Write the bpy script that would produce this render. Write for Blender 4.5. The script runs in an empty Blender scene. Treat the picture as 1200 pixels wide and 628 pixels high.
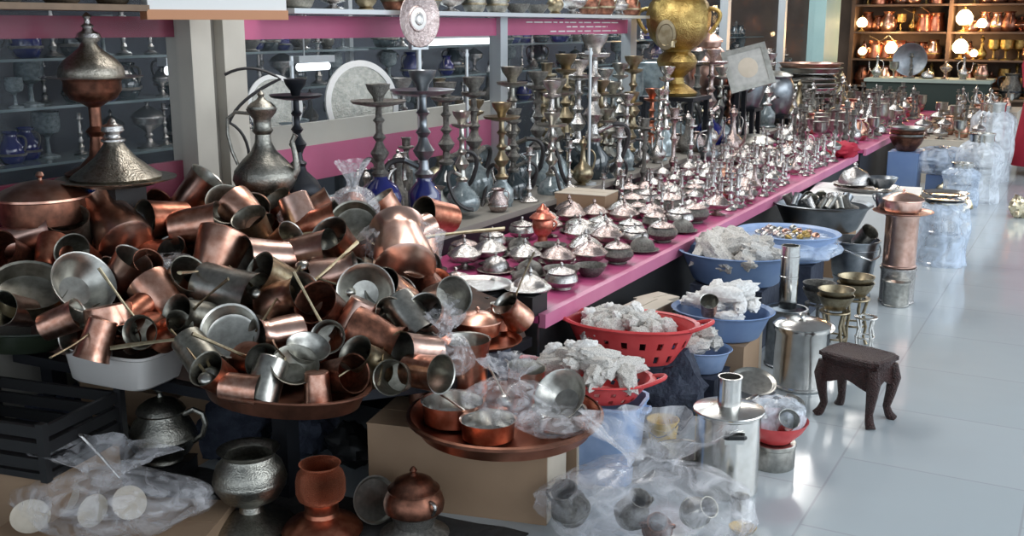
import bpy, math, random
from mathutils import Vector, Matrix, noise

R_ = random.Random(7)
PI = math.pi
C = bpy.context.scene.collection
SC = bpy.context.scene

# ------------------------------------------------------------------ camera, world, lights
FPX = 1250.0
PITCH = math.atan(284 / 1250.0)
YAW = math.atan2(0.56, 1.0255)
EYE = 1.5
cam_d = bpy.data.cameras.new('camera')
cam_d.sensor_fit = 'HORIZONTAL'
cam_d.sensor_width = 36.0
cam_d.lens = 36.0 * FPX / 1200.0
cam_d.clip_start = 0.05
cam_d.clip_end = 200
cam = bpy.data.objects.new('camera', cam_d)
C.objects.link(cam)
cam.location = (0, 0, EYE)
cam.rotation_euler = (PI / 2 - PITCH, 0, YAW)
SC.camera = cam

SC.view_settings.view_transform = 'Standard'
SC.view_settings.look = 'None'
SC.view_settings.gamma = 1.0
SC.view_settings.use_curve_mapping = False
SC.view_settings.exposure = 0.22

W = bpy.data.worlds.new('World')
SC.world = W
W.use_nodes = True
wb = W.node_tree.nodes['Background']
wb.inputs['Color'].default_value = (0.80, 0.90, 1.0, 1)
wb.inputs['Strength'].default_value = 1.35


def area(name, loc, target, sx, sy, power, col):
    d = bpy.data.lights.new(name, 'AREA')
    d.shape = 'RECTANGLE'
    d.size, d.size_y = sx, sy
    d.energy = power
    d.color = col
    o = bpy.data.objects.new(name, d)
    C.objects.link(o)
    o.location = loc
    o.rotation_euler = (Vector(target) - Vector(loc)).to_track_quat('-Z', 'Y').to_euler()
    return o


area('daylight_from_street', (4.5, 5.0, 2.9), (-2.2, 5.5, 0.4), 12.0, 2.2, 260, (0.90, 0.96, 1.0))
for ly in (4.2, 7.0, 10.0, 13.0):
    area('ceiling_panel_light', (-2.5, ly, 2.93), (-2.5, ly, 0), 0.7, 1.7, 34, (1.0, 0.97, 0.93))
for ly in (6.4, 9.2, 12.2):
    area('shop_light', (-4.2, ly, 2.9), (-4.2, ly, 0), 0.5, 1.8, 55, (0.88, 0.96, 1.0))


# ------------------------------------------------------------------ picture ray -> world point
def ray(px, py):
    x = (px - 600) / FPX
    y = (314 - py) / FPX
    f = math.cos(PITCH) + y * math.sin(PITCH)
    u = -math.sin(PITCH) + y * math.cos(PITCH)
    c, s = math.cos(YAW), math.sin(YAW)
    return Vector((x * c - f * s, f * c + x * s, u))


def atz(px, py, z):
    d = ray(px, py)
    t = (z - EYE) / d.z
    return Vector((0, 0, EYE)) + d * t


def atx(px, py, X):
    d = ray(px, py)
    return Vector((0, 0, EYE)) + d * (X / d.x)


def aty(px, py, Y):
    d = ray(px, py)
    return Vector((0, 0, EYE)) + d * (Y / d.y)


def ppm(p):
    c, s = math.cos(YAW), math.sin(YAW)
    f = -p.x * s + p.y * c
    return FPX / (f * math.cos(PITCH) - (p.z - EYE) * math.sin(PITCH))


# ------------------------------------------------------------------ materials
MATS = {}


def mat(name, col, metal=0.0, rough=0.5, col2=None, nscale=12.0, bump=0.0, bscale=40.0, spec=0.5, fac=(0.35, 0.7), coord='Object'):
    if name in MATS:
        return MATS[name]
    m = bpy.data.materials.new(name)
    m.use_nodes = True
    nt = m.node_tree
    b = nt.nodes['Principled BSDF']
    b.inputs['Base Color'].default_value = (*col, 1)
    b.inputs['Metallic'].default_value = metal
    b.inputs['Roughness'].default_value = rough
    b.inputs['Specular IOR Level'].default_value = spec
    tc = nt.nodes.new('ShaderNodeTexCoord')
    if col2:
        n = nt.nodes.new('ShaderNodeTexNoise')
        n.inputs['Scale'].default_value = nscale
        n.inputs['Detail'].default_value = 4
        nt.links.new(tc.outputs[coord], n.inputs['Vector'])
        r = nt.nodes.new('ShaderNodeValToRGB')
        r.color_ramp.elements[0].position = fac[0]
        r.color_ramp.elements[1].position = fac[1]
        r.color_ramp.elements[0].color = (*col, 1)
        r.color_ramp.elements[1].color = (*col2, 1)
        nt.links.new(n.outputs['Fac'], r.inputs['Fac'])
        nt.links.new(r.outputs['Color'], b.inputs['Base Color'])
    if bump:
        n2 = nt.nodes.new('ShaderNodeTexNoise')
        n2.inputs['Scale'].default_value = bscale
        n2.inputs['Detail'].default_value = 3
        nt.links.new(tc.outputs[coord], n2.inputs['Vector'])
        bp = nt.nodes.new('ShaderNodeBump')
        bp.inputs['Strength'].default_value = bump
        bp.inputs['Distance'].default_value = 0.05
        nt.links.new(n2.outputs['Fac'], bp.inputs['Height'])
        nt.links.new(bp.outputs['Normal'], b.inputs['Normal'])
    MATS[name] = m
    return m


def emis(name, col, strength):
    if name in MATS:
        return MATS[name]
    m = bpy.data.materials.new(name)
    m.use_nodes = True
    b = m.node_tree.nodes['Principled BSDF']
    b.inputs['Base Color'].default_value = (*col, 1)
    b.inputs['Emission Color'].default_value = (*col, 1)
    b.inputs['Emission Strength'].default_value = strength
    MATS[name] = m
    return m


def clear(name, tint, alpha_lo, alpha_hi, rough=0.12, nscale=9.0):
    """thin clear film or glass: transparent where thin, glossy and a little milky along its creases"""
    m = bpy.data.materials.new(name)
    m.use_nodes = True
    nt = m.node_tree
    b = nt.nodes['Principled BSDF']
    b.inputs['Base Color'].default_value = (*tint, 1)
    b.inputs['Roughness'].default_value = rough
    b.inputs['Specular IOR Level'].default_value = 0.8
    tc = nt.nodes.new('ShaderNodeTexCoord')
    n = nt.nodes.new('ShaderNodeTexNoise')
    n.inputs['Scale'].default_value = nscale
    n.inputs['Detail'].default_value = 5
    n.inputs['Distortion'].default_value = 1.2
    nt.links.new(tc.outputs['Object'], n.inputs['Vector'])
    mr = nt.nodes.new('ShaderNodeMapRange')
    mr.inputs['From Min'].default_value = 0.35
    mr.inputs['From Max'].default_value = 0.7
    mr.inputs['To Min'].default_value = alpha_lo
    mr.inputs['To Max'].default_value = alpha_hi
    nt.links.new(n.outputs['Fac'], mr.inputs['Value'])
    nt.links.new(mr.outputs['Result'], b.inputs['Alpha'])
    MATS[name] = m
    return m


COPPER = mat('copper', (0.44, 0.21, 0.145), 1, 0.30, (0.66, 0.40, 0.31), 5)
COPPER_RED = mat('red_copper', (0.38, 0.13, 0.08), 1, 0.34, (0.56, 0.24, 0.15), 6)
COPPER_PALE = mat('pale_copper', (0.72, 0.49, 0.41), 1, 0.28, (0.56, 0.33, 0.26), 5)
COPPER_DARK = mat('dark_copper', (0.14, 0.065, 0.045), 1, 0.42, (0.30, 0.13, 0.085), 8)
HAMMERED = mat('hammered_copper', (0.50, 0.17, 0.09), 1, 0.30, (0.28, 0.08, 0.05), 60, 0.7, 70)
TIN = mat('tinned_metal', (0.50, 0.49, 0.45), 1, 0.30, (0.34, 0.33, 0.30), 8)
TIN_DULL = mat('dull_tin', (0.30, 0.29, 0.25), 1, 0.42, (0.18, 0.17, 0.14), 8)
SILVER = mat('silver_plate', (0.58, 0.56, 0.54), 1, 0.25, (0.36, 0.34, 0.33), 14, 0.18, 50)
SILVER_ROSE = mat('rosy_silver', (0.54, 0.45, 0.43), 1, 0.27, (0.30, 0.23, 0.215), 14, 0.18, 50)
SILVER_DARK = mat('tarnished_silver', (0.24, 0.23, 0.21), 1, 0.36, (0.12, 0.115, 0.105), 16, 0.5, 60)
STEEL = mat('polished_steel', (0.72, 0.71, 0.68), 1, 0.20, (0.60, 0.58, 0.55), 6)
STEEL_DARK = mat('grey_steel', (0.28, 0.30, 0.32), 1, 0.34, (0.18, 0.2, 0.22), 6)
PEWTER = mat('engraved_pewter', (0.24, 0.235, 0.21), 1, 0.34, (0.38, 0.365, 0.32), 22, 0.16, 40)
BRASS = mat('brass', (0.50, 0.36, 0.13), 1, 0.30, (0.32, 0.21, 0.07), 9, 0.3, 40)
BRASS_DULL = mat('dull_brass', (0.34, 0.29, 0.20), 1, 0.38, (0.22, 0.17, 0.10), 9)
IRON = mat('black_metal', (0.022, 0.024, 0.03), 0.6, 0.42)
COBALT = mat('cobalt_glass', (0.008, 0.012, 0.11), 0.0, 0.06, spec=0.9)
DARKGLASS = mat('dark_glass', (0.02, 0.03, 0.035), 0.0, 0.08, spec=0.9)
GREYGLASS = mat('grey_glass', (0.22, 0.26, 0.27), 0.1, 0.12, (0.10, 0.13, 0.14), 10, spec=0.9)
HOSE = mat('ribbed_hose', (0.03, 0.028, 0.03), 0, 0.5)
PALEGLASS = mat('pale_glass', (0.42, 0.50, 0.52), 0.2, 0.12, (0.22, 0.28, 0.31), 12, spec=0.9)
RED_PL = mat('red_plastic', (0.56, 0.045, 0.05), 0, 0.35, (0.66, 0.08, 0.08), 5)
BLUE_PL = mat('blue_plastic', (0.13, 0.21, 0.40), 0, 0.4, (0.18, 0.27, 0.45), 4)
BLUE_PALE = mat('pale_blue_plastic', (0.25, 0.36, 0.58), 0, 0.4, (0.33, 0.44, 0.66), 6)
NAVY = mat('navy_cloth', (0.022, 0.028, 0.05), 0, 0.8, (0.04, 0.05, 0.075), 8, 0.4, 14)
WHITE_PL = mat('white_plastic', (0.50, 0.48, 0.46), 0, 0.4)
YELLOW_PL = mat('yellow_plastic', (0.66, 0.42, 0.03), 0, 0.45)
GREEN_DK = mat('dark_green_enamel', (0.022, 0.03, 0.018), 0, 0.3)
BLACK_PL = mat('black_plastic', (0.008, 0.008, 0.009), 0, 0.5)
CARD = mat('cardboard', (0.30, 0.20, 0.125), 0, 0.85, (0.26, 0.17, 0.105), 5)
CARD_PALE = mat('pale_cardboard', (0.52, 0.46, 0.38), 0, 0.85, (0.47, 0.41, 0.33), 5)
PAPER = mat('newspaper', (0.62, 0.59, 0.55), 0, 0.85, (0.26, 0.25, 0.24), 30, 0.3, 25, fac=(0.45, 0.75))
TISSUE = mat('white_paper', (0.80, 0.79, 0.77), 0, 0.8, (0.6, 0.58, 0.56), 12)
PINK = mat('pink_laminate', (0.42, 0.055, 0.17), 0, 0.35, (0.48, 0.08, 0.21), 3)
PINK_LT = mat('pink_edge_strip', (0.60, 0.20, 0.33), 0, 0.4, (0.52, 0.14, 0.27), 4)
MAROON = mat('maroon_band', (0.24, 0.028, 0.065), 0, 0.5, (0.20, 0.02, 0.05), 3)
PINK_BAND = mat('pink_band', (0.50, 0.11, 0.22), 0, 0.5, (0.44, 0.09, 0.19), 3)
CREAM = mat('cream_paint', (0.50, 0.47, 0.41), 0, 0.6, (0.44, 0.41, 0.36), 4)
CREAM_DK = mat('grey_paint', (0.22, 0.205, 0.18), 0, 0.6)
TEAL = mat('teal_paint', (0.26, 0.40, 0.40), 0, 0.5, (0.30, 0.44, 0.43), 3)
ALU = mat('aluminium_frame', (0.50, 0.53, 0.55), 0.6, 0.4)
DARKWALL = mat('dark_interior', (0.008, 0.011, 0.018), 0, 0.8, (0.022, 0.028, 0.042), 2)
WOOD = mat('carved_brown_wood', (0.075, 0.028, 0.024), 0, 0.42, (0.035, 0.014, 0.012), 20, 0.9, 45)
WOODLT = mat('brown_wood', (0.20, 0.13, 0.08), 0, 0.6, (0.14, 0.09, 0.055), 10)
RACKW = mat('rack_wood', (0.11, 0.065, 0.04), 0, 0.6, (0.07, 0.042, 0.027), 10)
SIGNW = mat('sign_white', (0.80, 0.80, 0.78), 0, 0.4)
GREYPAPER = mat('grey_paper', (0.42, 0.42, 0.40), 0, 0.7, (0.33, 0.33, 0.32), 8)
SIGNO = mat('sign_orange', (0.55, 0.25, 0.12), 0, 0.5)
RED_CLOTH = mat('crimson_cloth', (0.40, 0.012, 0.04), 0, 0.8, (0.33, 0.01, 0.03), 6)
GREY_CLOTH = mat('grey_cloth', (0.22, 0.24, 0.30), 0, 0.8)
SKIN = mat('skin', (0.50, 0.31, 0.22), 0, 0.55)
HAIR = mat('dark_hair', (0.015, 0.011, 0.009), 0, 0.5)
BLUE_PRINT = mat('bright_blue_wrap', (0.01, 0.05, 0.42), 0, 0.3, (0.15, 0.4, 0.75), 22, fac=(0.5, 0.62))
GOLDY = mat('gold_foil', (0.60, 0.50, 0.28), 1, 0.35, (0.75, 0.7, 0.6), 25)
CORAL = mat('coral_enamel', (0.52, 0.13, 0.08), 0.7, 0.3, (0.62, 0.24, 0.17), 8)
GLOW = emis('lamp_glow', (1.0, 0.72, 0.36), 9.0)
GLOW_W = emis('tube_glow', (0.9, 0.96, 1.0), 2.2)
FILM = clear('clear_film', (0.84, 0.83, 0.86), 0.05, 0.50, 0.14, 6.0)
FILM_MILK = clear('milky_film', (0.78, 0.84, 0.92), 0.28, 0.72, 0.14, 5.0)
FILM_BLUE = clear('bluish_film', (0.62, 0.74, 0.92), 0.30, 0.75, 0.14, 5.0)
PANE = clear('window_glass', (0.10, 0.12, 0.14), 0.04, 0.08, 0.02, 1.5)


# ------------------------------------------------------------------ mesh builder
class MB:
    def __init__(s):
        s.v, s.f = [], []

    def add(s, vs, fs):
        b = len(s.v)
        s.v.extend(Vector(v) for v in vs)
        s.f.extend(tuple(i + b for i in f) for f in fs)
        return s

    def box(s, x0, x1, y0, y1, z0, z1):
        return s.add([(x0, y0, z0), (x1, y0, z0), (x1, y1, z0), (x0, y1, z0), (x0, y0, z1), (x1, y0, z1), (x1, y1, z1), (x0, y1, z1)],
                     [(0, 3, 2, 1), (4, 5, 6, 7), (0, 1, 5, 4), (1, 2, 6, 5), (2, 3, 7, 6), (3, 0, 4, 7)])

    def lathe(s, prof, seg=24, sx=1.0, sy=1.0, flute=0.0, nf=0, skip=None, c=(0, 0)):
        vs, fs = [], []
        for (r, z) in prof:
            for k in range(seg):
                a = 2 * PI * k / seg
                q = r * (1 + flute * math.cos(nf * a)) if nf else r
                vs.append((c[0] + q * sx * math.cos(a), c[1] + q * sy * math.sin(a), z))
        for i in range(len(prof) - 1):
            for k in range(seg):
                if skip and skip(i, k):
                    continue
                k2 = (k + 1) % seg
                fs.append((i * seg + k, i * seg + k2, (i + 1) * seg + k2, (i + 1) * seg + k))
        return s.add(vs, fs)

    def tube(s, pts, rad, seg=8, flat=1.0):
        pts = [Vector(p) for p in pts]
        n = len(pts)
        rads = rad if isinstance(rad, (list, tuple)) else [rad] * n
        vs, fs = [], []
        up = None
        for i, p in enumerate(pts):
            d = (pts[min(i + 1, n - 1)] - pts[max(i - 1, 0)]).normalized()
            if up is None:
                up = Vector((0, 0, 1)) if abs(d.z) < 0.9 else Vector((1, 0, 0))
            sd = d.cross(up).normalized()
            up = sd.cross(d).normalized()
            for k in range(seg):
                a = 2 * PI * k / seg
                vs.append(p + sd * (math.cos(a) * rads[i]) + up * (math.sin(a) * rads[i] * flat))
        for i in range(n - 1):
            for k in range(seg):
                k2 = (k + 1) % seg
                fs.append((i * seg + k, i * seg + k2, (i + 1) * seg + k2, (i + 1) * seg + k))
        fs.append(tuple(range(seg - 1, -1, -1)))
        fs.append(tuple((n - 1) * seg + k for k in range(seg)))
        return s.add(vs, fs)

    def ball(s, c, rx, ry=None, rz=None, seg=14, rings=8):
        ry = ry or rx
        rz = rz or rx
        prof = [(max(1e-4, math.sin(PI * i / rings)), -math.cos(PI * i / rings)) for i in range(rings + 1)]
        m = MB().lathe(prof, seg)
        return s.add([(c[0] + v.x * rx, c[1] + v.y * ry, c[2] + v.z * rz) for v in m.v], m.f)

    def shift(s, d, rot=None):
        for i, v in enumerate(s.v):
            w = rot @ v if rot else v
            s.v[i] = w + Vector(d)
        return s

    def mesh(s, name, m, smooth=True, ang=40):
        me = bpy.data.meshes.new(name)
        me.from_pydata([tuple(v) for v in s.v], [], s.f)
        me.materials.append(m)
        if smooth:
            for p in me.polygons:
                p.use_smooth = True
            try:
                me.set_sharp_from_angle(angle=math.radians(ang))
            except Exception:
                pass
        me.update()
        return me


def curve(p0, p1, p2, n=8):
    p0, p1, p2 = Vector(p0), Vector(p1), Vector(p2)
    return [(1 - t) ** 2 * p0 + 2 * t * (1 - t) * p1 + t * t * p2 for t in [i / n for i in range(n + 1)]]


def tag(o, label=None, cat=None, group=None, kind=None):
    if label:
        o['label'] = label
    if cat:
        o['category'] = cat
    if group:
        o['group'] = group
    if kind:
        o['kind'] = kind
    return o


def link(name, me, parent=None):
    o = bpy.data.objects.new(name, me)
    C.objects.link(o)
    if parent:
        o.parent = parent
    return o


def struct(name, mb, m, smooth=False):
    return tag(link(name, mb.mesh(name, m, smooth)), kind='structure')


# ------------------------------------------------------------------ kinds: cached part meshes, spawned as Empty + parts
# a kind returns [(part name, MB, material, parent part index or None, label or None, smooth)]
CACHE = {}


def spawn(key, build, name, label, cat, loc, rot=None, s=1.0, group=None):
    """one thing: an Empty at its base and one object per part (a single-part thing is its own mesh)"""
    if key not in CACHE:
        out = []
        for p in build():
            pn, mb, m, par, lab = (list(p) + [None, None])[:5]
            out.append((pn, mb.mesh(pn, m), par, lab))
        CACHE[key] = out
    parts = CACHE[key]
    rot = rot or Matrix.Identity(3)
    M = Matrix.Translation(Vector(loc)) @ rot.to_4x4() @ Matrix.Scale(s, 4)
    if len(parts) == 1:
        o = link(name, parts[0][1])
        o.matrix_world = M
        return tag(o, label, cat, group)
    root = bpy.data.objects.new(name, None)
    root.empty_display_size = 0.05
    C.objects.link(root)
    root.matrix_world = M
    tag(root, label, cat, group)
    made = []
    for pn, me, par, lab in parts:
        o = link(pn, me, made[par] if par is not None else root)
        if lab:
            o['label'] = lab
        made.append(o)
    return root


def rz(deg):
    return Matrix.Rotation(math.radians(deg), 3, 'Z')


def aim(d, roll=0.0):
    """rotation whose Z runs along d"""
    q = Vector(d).normalized().to_track_quat('Z', 'Y').to_matrix()
    return q @ Matrix.Rotation(math.radians(roll), 3, 'Z')


def screen_axes(p):
    """right, up and toward-the-viewer directions at a world point (level)"""
    t = (Vector((0, 0, 0)) - Vector((p.x, p.y, 0))).normalized()
    r = Vector((0, 0, 1)).cross(t).normalized()
    return r, Vector((0, 0, 1)), t


def dirv(p, abc):
    r, u, t = screen_axes(p)
    return (r * abc[0] + u * abc[1] + t * abc[2]).normalized()


# ---- cookware
def k_cezve(out, inn, hnd):
    def f():
        b = MB().lathe([(0.001, 0), (.42, 0), (.49, .04), (.49, .16), (.45, .45), (.39, .75), (.37, .86), (.44, 1.04), (.455, 1.06)], 26)
        i = MB().lathe([(.455, 1.06), (.425, 1.04), (.35, .86), (.37, .74), (.43, .45), (.46, .1), (.001, .06)], 26)
        h = MB().tube(curve((.36, 0, .84), (.8, 0, 1.05), (1.9, 0, 1.35)), [.05, .045, .04, .035, .035, .035, .04, .045, .05], 6, 0.6)
        return [('body', b, out), ('tin_lining', i, inn, None, 'grey tinned inside'), ('handle', h, hnd, None, 'thin long handle')]
    return f


def k_cup(out, inn, hnd=None):
    def f():
        b = MB().lathe([(.001, 0), (.40, 0), (.43, .03), (.44, .2), (.46, .7), (.49, 1.1), (.52, 1.2), (.525, 1.22)], 26)
        i = MB().lathe([(.525, 1.22), (.495, 1.2), (.465, 1.08), (.435, .7), (.41, .1), (.001, .07)], 26)
        r = [('body', b, out), ('tin_lining', i, inn, None, 'grey tinned inside')]
        if hnd:
            h = MB().tube(curve((.46, 0, 1.0), (.98, 0, .95), (.43, 0, .28), 10), .045, 6)
            r.append(('handle', h, hnd))
        return r
    return f


def k_pan(out, inn, hnd, dep=.42, hl=1.5):
    def f():
        b = MB().lathe([(.001, 0), (.42, 0), (.47, .03), (.49, dep * .7), (.5, dep), (.525, dep + .015)], 30)
        i = MB().lathe([(.525, dep + .015), (.49, dep - .005), (.475, dep * .7), (.455, .07), (.40, .045), (.001, .04)], 30)
        h = MB().tube(curve((.48, 0, dep * .8), (.8, 0, dep * 1.3), (.5 + hl, 0, dep * 1.7)), [.05, .045, .035, .03, .03, .03, .035, .045, .04], 6, 0.5)
        return [('body', b, out), ('tin_lining', i, inn, None, 'bright tinned inside'), ('handle', h, hnd, None, 'thin long handle')]
    return f


def k_lidpan(out, lid):
    def f():
        b = MB().lathe([(.001, 0), (.42, 0), (.47, .03), (.49, .2), (.48, .3), (.53, .32)], 32)
        l = MB().lathe([(.55, .32), (.545, .345), (.42, .42), (.25, .49), (.08, .52), (.001, .525)], 32)
        k = MB().lathe([(.03, .52), (.02, .55), (.05, .58), (.03, .62), (.001, .63)], 12)
        return [('body', b, out), ('lid', l, lid), ('knob', k, lid, 1)]
    return f


def k_bowl(m, dep=.3, inn=None):
    def f():
        b = MB().lathe([(.001, 0), (.25, 0), (.27, .02), (.42, dep * .55), (.5, dep), (.505, dep + .01), (.48, dep), (.40, dep * .6), (.24, .05), (.001, .035)], 30)
        return [('bowl', b, m)]
    return f


def k_tray(m, rim=.06, seg=40, sx=1.0, sy=1.0, flute=0.0, nf=0):
    def f():
        b = MB().lathe([(.001, 0), (.40, 0), (.43, .006), (.47, rim), (.5, rim + .006), (.5, rim + .014), (.468, rim + .01), (.425, .018), (.40, .012), (.001, .012)], seg, sx, sy, flute, nf)
        return [('tray', b, m)]
    return f


# ---- silverware of the stall
def k_sugar(kind, m, m2):
    def f():
        if kind == 0:      # footed bowl, onion lid
            b = MB().lathe([(.001, 0), (.32, 0), (.34, .02), (.20, .07), (.10, .11), (.12, .16), (.36, .24), (.48, .36), (.50, .44)], 20)
            l = MB().lathe([(.53, .44), (.53, .465), (.46, .52), (.36, .62), (.20, .70), (.09, .76), (.001, .77)], 20)
            k = MB().lathe([(.05, .76), (.035, .80), (.075, .85), (.05, .90), (.015, .96), (.001, .98)], 12)
        elif kind == 1:    # wide plate with domed cover
            b = MB().lathe([(.001, 0), (.30, 0), (.34, .03), (.58, .07), (.62, .10), (.60, .105), (.36, .09), (.30, .09)], 22)
            l = MB().lathe([(.46, .09), (.46, .15), (.43, .28), (.33, .42), (.18, .50), (.08, .55), (.001, .56)], 22)
            k = MB().lathe([(.05, .55), (.03, .59), (.07, .63), (.03, .69), (.001, .71)], 12)
        elif kind == 2:    # round pot, flat lid
            b = MB().lathe([(.001, 0), (.28, 0), (.30, .03), (.26, .07), (.40, .14), (.49, .27), (.46, .42), (.36, .50)], 20)
            l = MB().lathe([(.40, .50), (.41, .52), (.32, .58), (.20, .61), (.10, .66), (.001, .67)], 20)
            k = MB().lathe([(.06, .66), (.03, .70), (.06, .74), (.04, .79), (.001, .81)], 12)
        else:              # footed chalice with lid
            b = MB().lathe([(.001, 0), (.30, 0), (.31, .03), (.12, .12), (.06, .24), (.12, .32), (.07, .38), (.14, .46), (.36, .60), (.40, .76)], 20)
            l = MB().lathe([(.43, .76), (.43, .79), (.33, .90), (.15, 1.0), (.06, 1.06), (.001, 1.07)], 20)
            k = MB().lathe([(.04, 1.06), (.03, 1.1), (.07, 1.15), (.02, 1.24), (.001, 1.26)], 12)
        return [('bowl', b, m), ('lid', l, m2), ('finial', k, m2, 1)]
    return f


def k_candle(m, v=0):
    def f():
        b = MB().lathe([(.001, 0), (.30, 0), (.32, .04), (.26, .10), (.10, .18)], 18)
        if v == 0:
            st = MB().lathe([(.10, .18), (.06, .3), (.11, .42), (.05, .55), (.05, .9), (.10, 1.0), (.05, 1.1), (.05, 1.35), (.11, 1.45)], 14)
        else:
            st = MB().lathe([(.10, .18), (.15, .32), (.07, .45), (.12, .6), (.06, .75), (.12, .9), (.05, 1.05), (.09, 1.2), (.05, 1.35), (.08, 1.45)], 14)
        c = MB().lathe([(.08, 1.45), (.20, 1.50), (.20, 1.53), (.10, 1.54), (.11, 1.70), (.13, 1.74), (.09, 1.74), (.08, 1.56)], 16)
        return [('base', b, m), ('stem', st, m), ('candle_cup', c, m)]
    return f


def k_flask(m, m2):
    def f():
        b = MB().lathe([(.001, 0), (.24, 0), (.26, .03), (.20, .08), (.34, .25), (.38, .42), (.30, .6), (.13, .78), (.085, 1.0), (.08, 1.3), (.14, 1.42), (.12, 1.42), (.07, 1.3)], 18)
        h = MB().tube(curve((.09, 0, 1.25), (.62, 0, 1.2), (.34, 0, .5), 8), .035, 6)
        sp = MB().tube(curve((-.33, 0, .42), (-.62, 0, .5), (-.58, 0, 1.15), 8), [.07, .06, .05, .045, .04, .035, .03, .03, .03], 7)
        st = MB().lathe([(.13, 1.42), (.15, 1.45), (.10, 1.55), (.03, 1.6), (.05, 1.66), (.001, 1.7)], 14)
        return [('body', b, m), ('handle', h, m2), ('spout', sp, m), ('lid', st, m2)]
    return f


def k_goblet(m):
    def f():
        b = MB().lathe([(.001, 0), (.30, 0), (.30, .03), (.07, .1), (.05, .45), (.1, .52)], 18)
        c = MB().lathe([(.1, .52), (.3, .62), (.36, .8), (.34, 1.1), (.36, 1.14), (.33, 1.13), (.32, .82), (.001, .6)], 18)
        return [('foot', b, m), ('cup', c, m)]
    return f


def k_jar(m, m2):
    def f():
        b = MB().lathe([(.001, 0), (.30, 0), (.36, .05), (.46, .3), (.42, .6), (.26, .8), (.24, .95), (.32, 1.05), (.29, 1.05), (.21, .95), (.21, .82)], 22)
        r = MB().lathe([(.475, .26), (.485, .30), (.475, .34), (.455, .34)], 22)
        h1 = MB().tube(curve((.25, 0, .92), (.7, 0, .95), (.45, 0, .42), 8), .035, 6)
        h2 = MB().tube(curve((-.25, 0, .92), (-.7, 0, .95), (-.45, 0, .42), 8), .035, 6)
        return [('body', b, m), ('belt', r, m2, 0), ('handle', h1, m2), ('handle', h2, m2)]
    return f


def k_hookah(v, metal, glass, tr_=1.0):
    def f():
        if v == 0:
            b = MB().lathe([(.001, 0), (.34, 0), (.36, .03), (.34, .12), (.38, .3), (.30, .5), (.14, .62), (.12, .70)], 20)
        elif v == 1:
            b = MB().lathe([(.001, 0), (.28, 0), (.30, .03), (.22, .10), (.26, .2), (.26, .45), (.12, .62), (.12, .70)], 20)
        else:
            b = MB().lathe([(.001, 0), (.36, 0), (.40, .06), (.43, .22), (.34, .4), (.15, .58), (.12, .70)], 20)
        st = MB().lathe([(.13, .68), (.16, .74), (.09, .80), (.07, .95), (.13, 1.02), (.17, 1.10), (.10, 1.20), (.06, 1.3), (.12, 1.38), (.06, 1.46), (.06, 1.62), (.11, 1.68), (.06, 1.74), (.055, 1.98)], 16)
        tr = MB().lathe([(.06, 1.92), (.2 * tr_, 1.93), (.46 * tr_, 1.98), (.50 * tr_, 2.03), (.48 * tr_, 2.035), (.2 * tr_, 1.97), (.06, 1.97)], 22)
        bw = MB().lathe([(.06, 1.98), (.09, 2.03), (.10, 2.1), (.19, 2.22), (.22, 2.32), (.18, 2.32), (.1, 2.2), (.001, 2.18)], 16)
        arm = MB().tube([(.08, 0, .84), (.26, 0, .92), (.3, 0, .94)], [.05, .045, .055], 8)
        hs = MB().tube(curve((.3, 0, .94), (.72, .06, .98), (.56, .16, .50), 8) + curve((.56, .16, .50), (.46, .26, .1), (.1, .42, .06), 6)[1:], .045, 7)
        r = [('vase', b, glass), ('stem', st, metal), ('ash_tray', tr, metal), ('clay_bowl', bw, metal), ('hose_port', arm, metal, 1), ('hose', hs, HOSE)]
        return r
    return f


def k_lamp(glow):
    def f():
        b = MB().lathe([(.001, 0), (.24, 0), (.26, .04), (.10, .1), (.08, .22), (.2, .3)], 18)
        s = MB().lathe([(.2, .3), (.34, .45), (.36, .65), (.24, .85), (.1, .95), (.001, .96)], 18)
        k = MB().lathe([(.1, .95), (.04, 1.0), (.06, 1.06), (.001, 1.12)], 12)
        return [('base', b, BRASS), ('lamp_shade', s, glow), ('finial', k, BRASS)]
    return f


def nz(v, sc, off=0.0):
    return noise.noise(Vector((v.x * sc + off, v.y * sc - off * .7, v.z * sc + off * .3)))


def k_bundle(m, seed, sx=1.0, sy=.7, sz=.6):
    """an item wrapped in crumpled paper"""
    def f():
        b = MB().ball((0, 0, 0), 1, seg=22, rings=14)
        for i, v in enumerate(b.v):
            n = abs(nz(v, 1.6, seed)) * .55 + abs(nz(v, 4.0, seed + 3)) * .28
            w = v * (0.72 + n)
            b.v[i] = Vector((w.x * sx * .5, w.y * sy * .5, w.z * sz * .5 + sz * .4))
        return [('wrap', b, m)]
    return f


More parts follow.
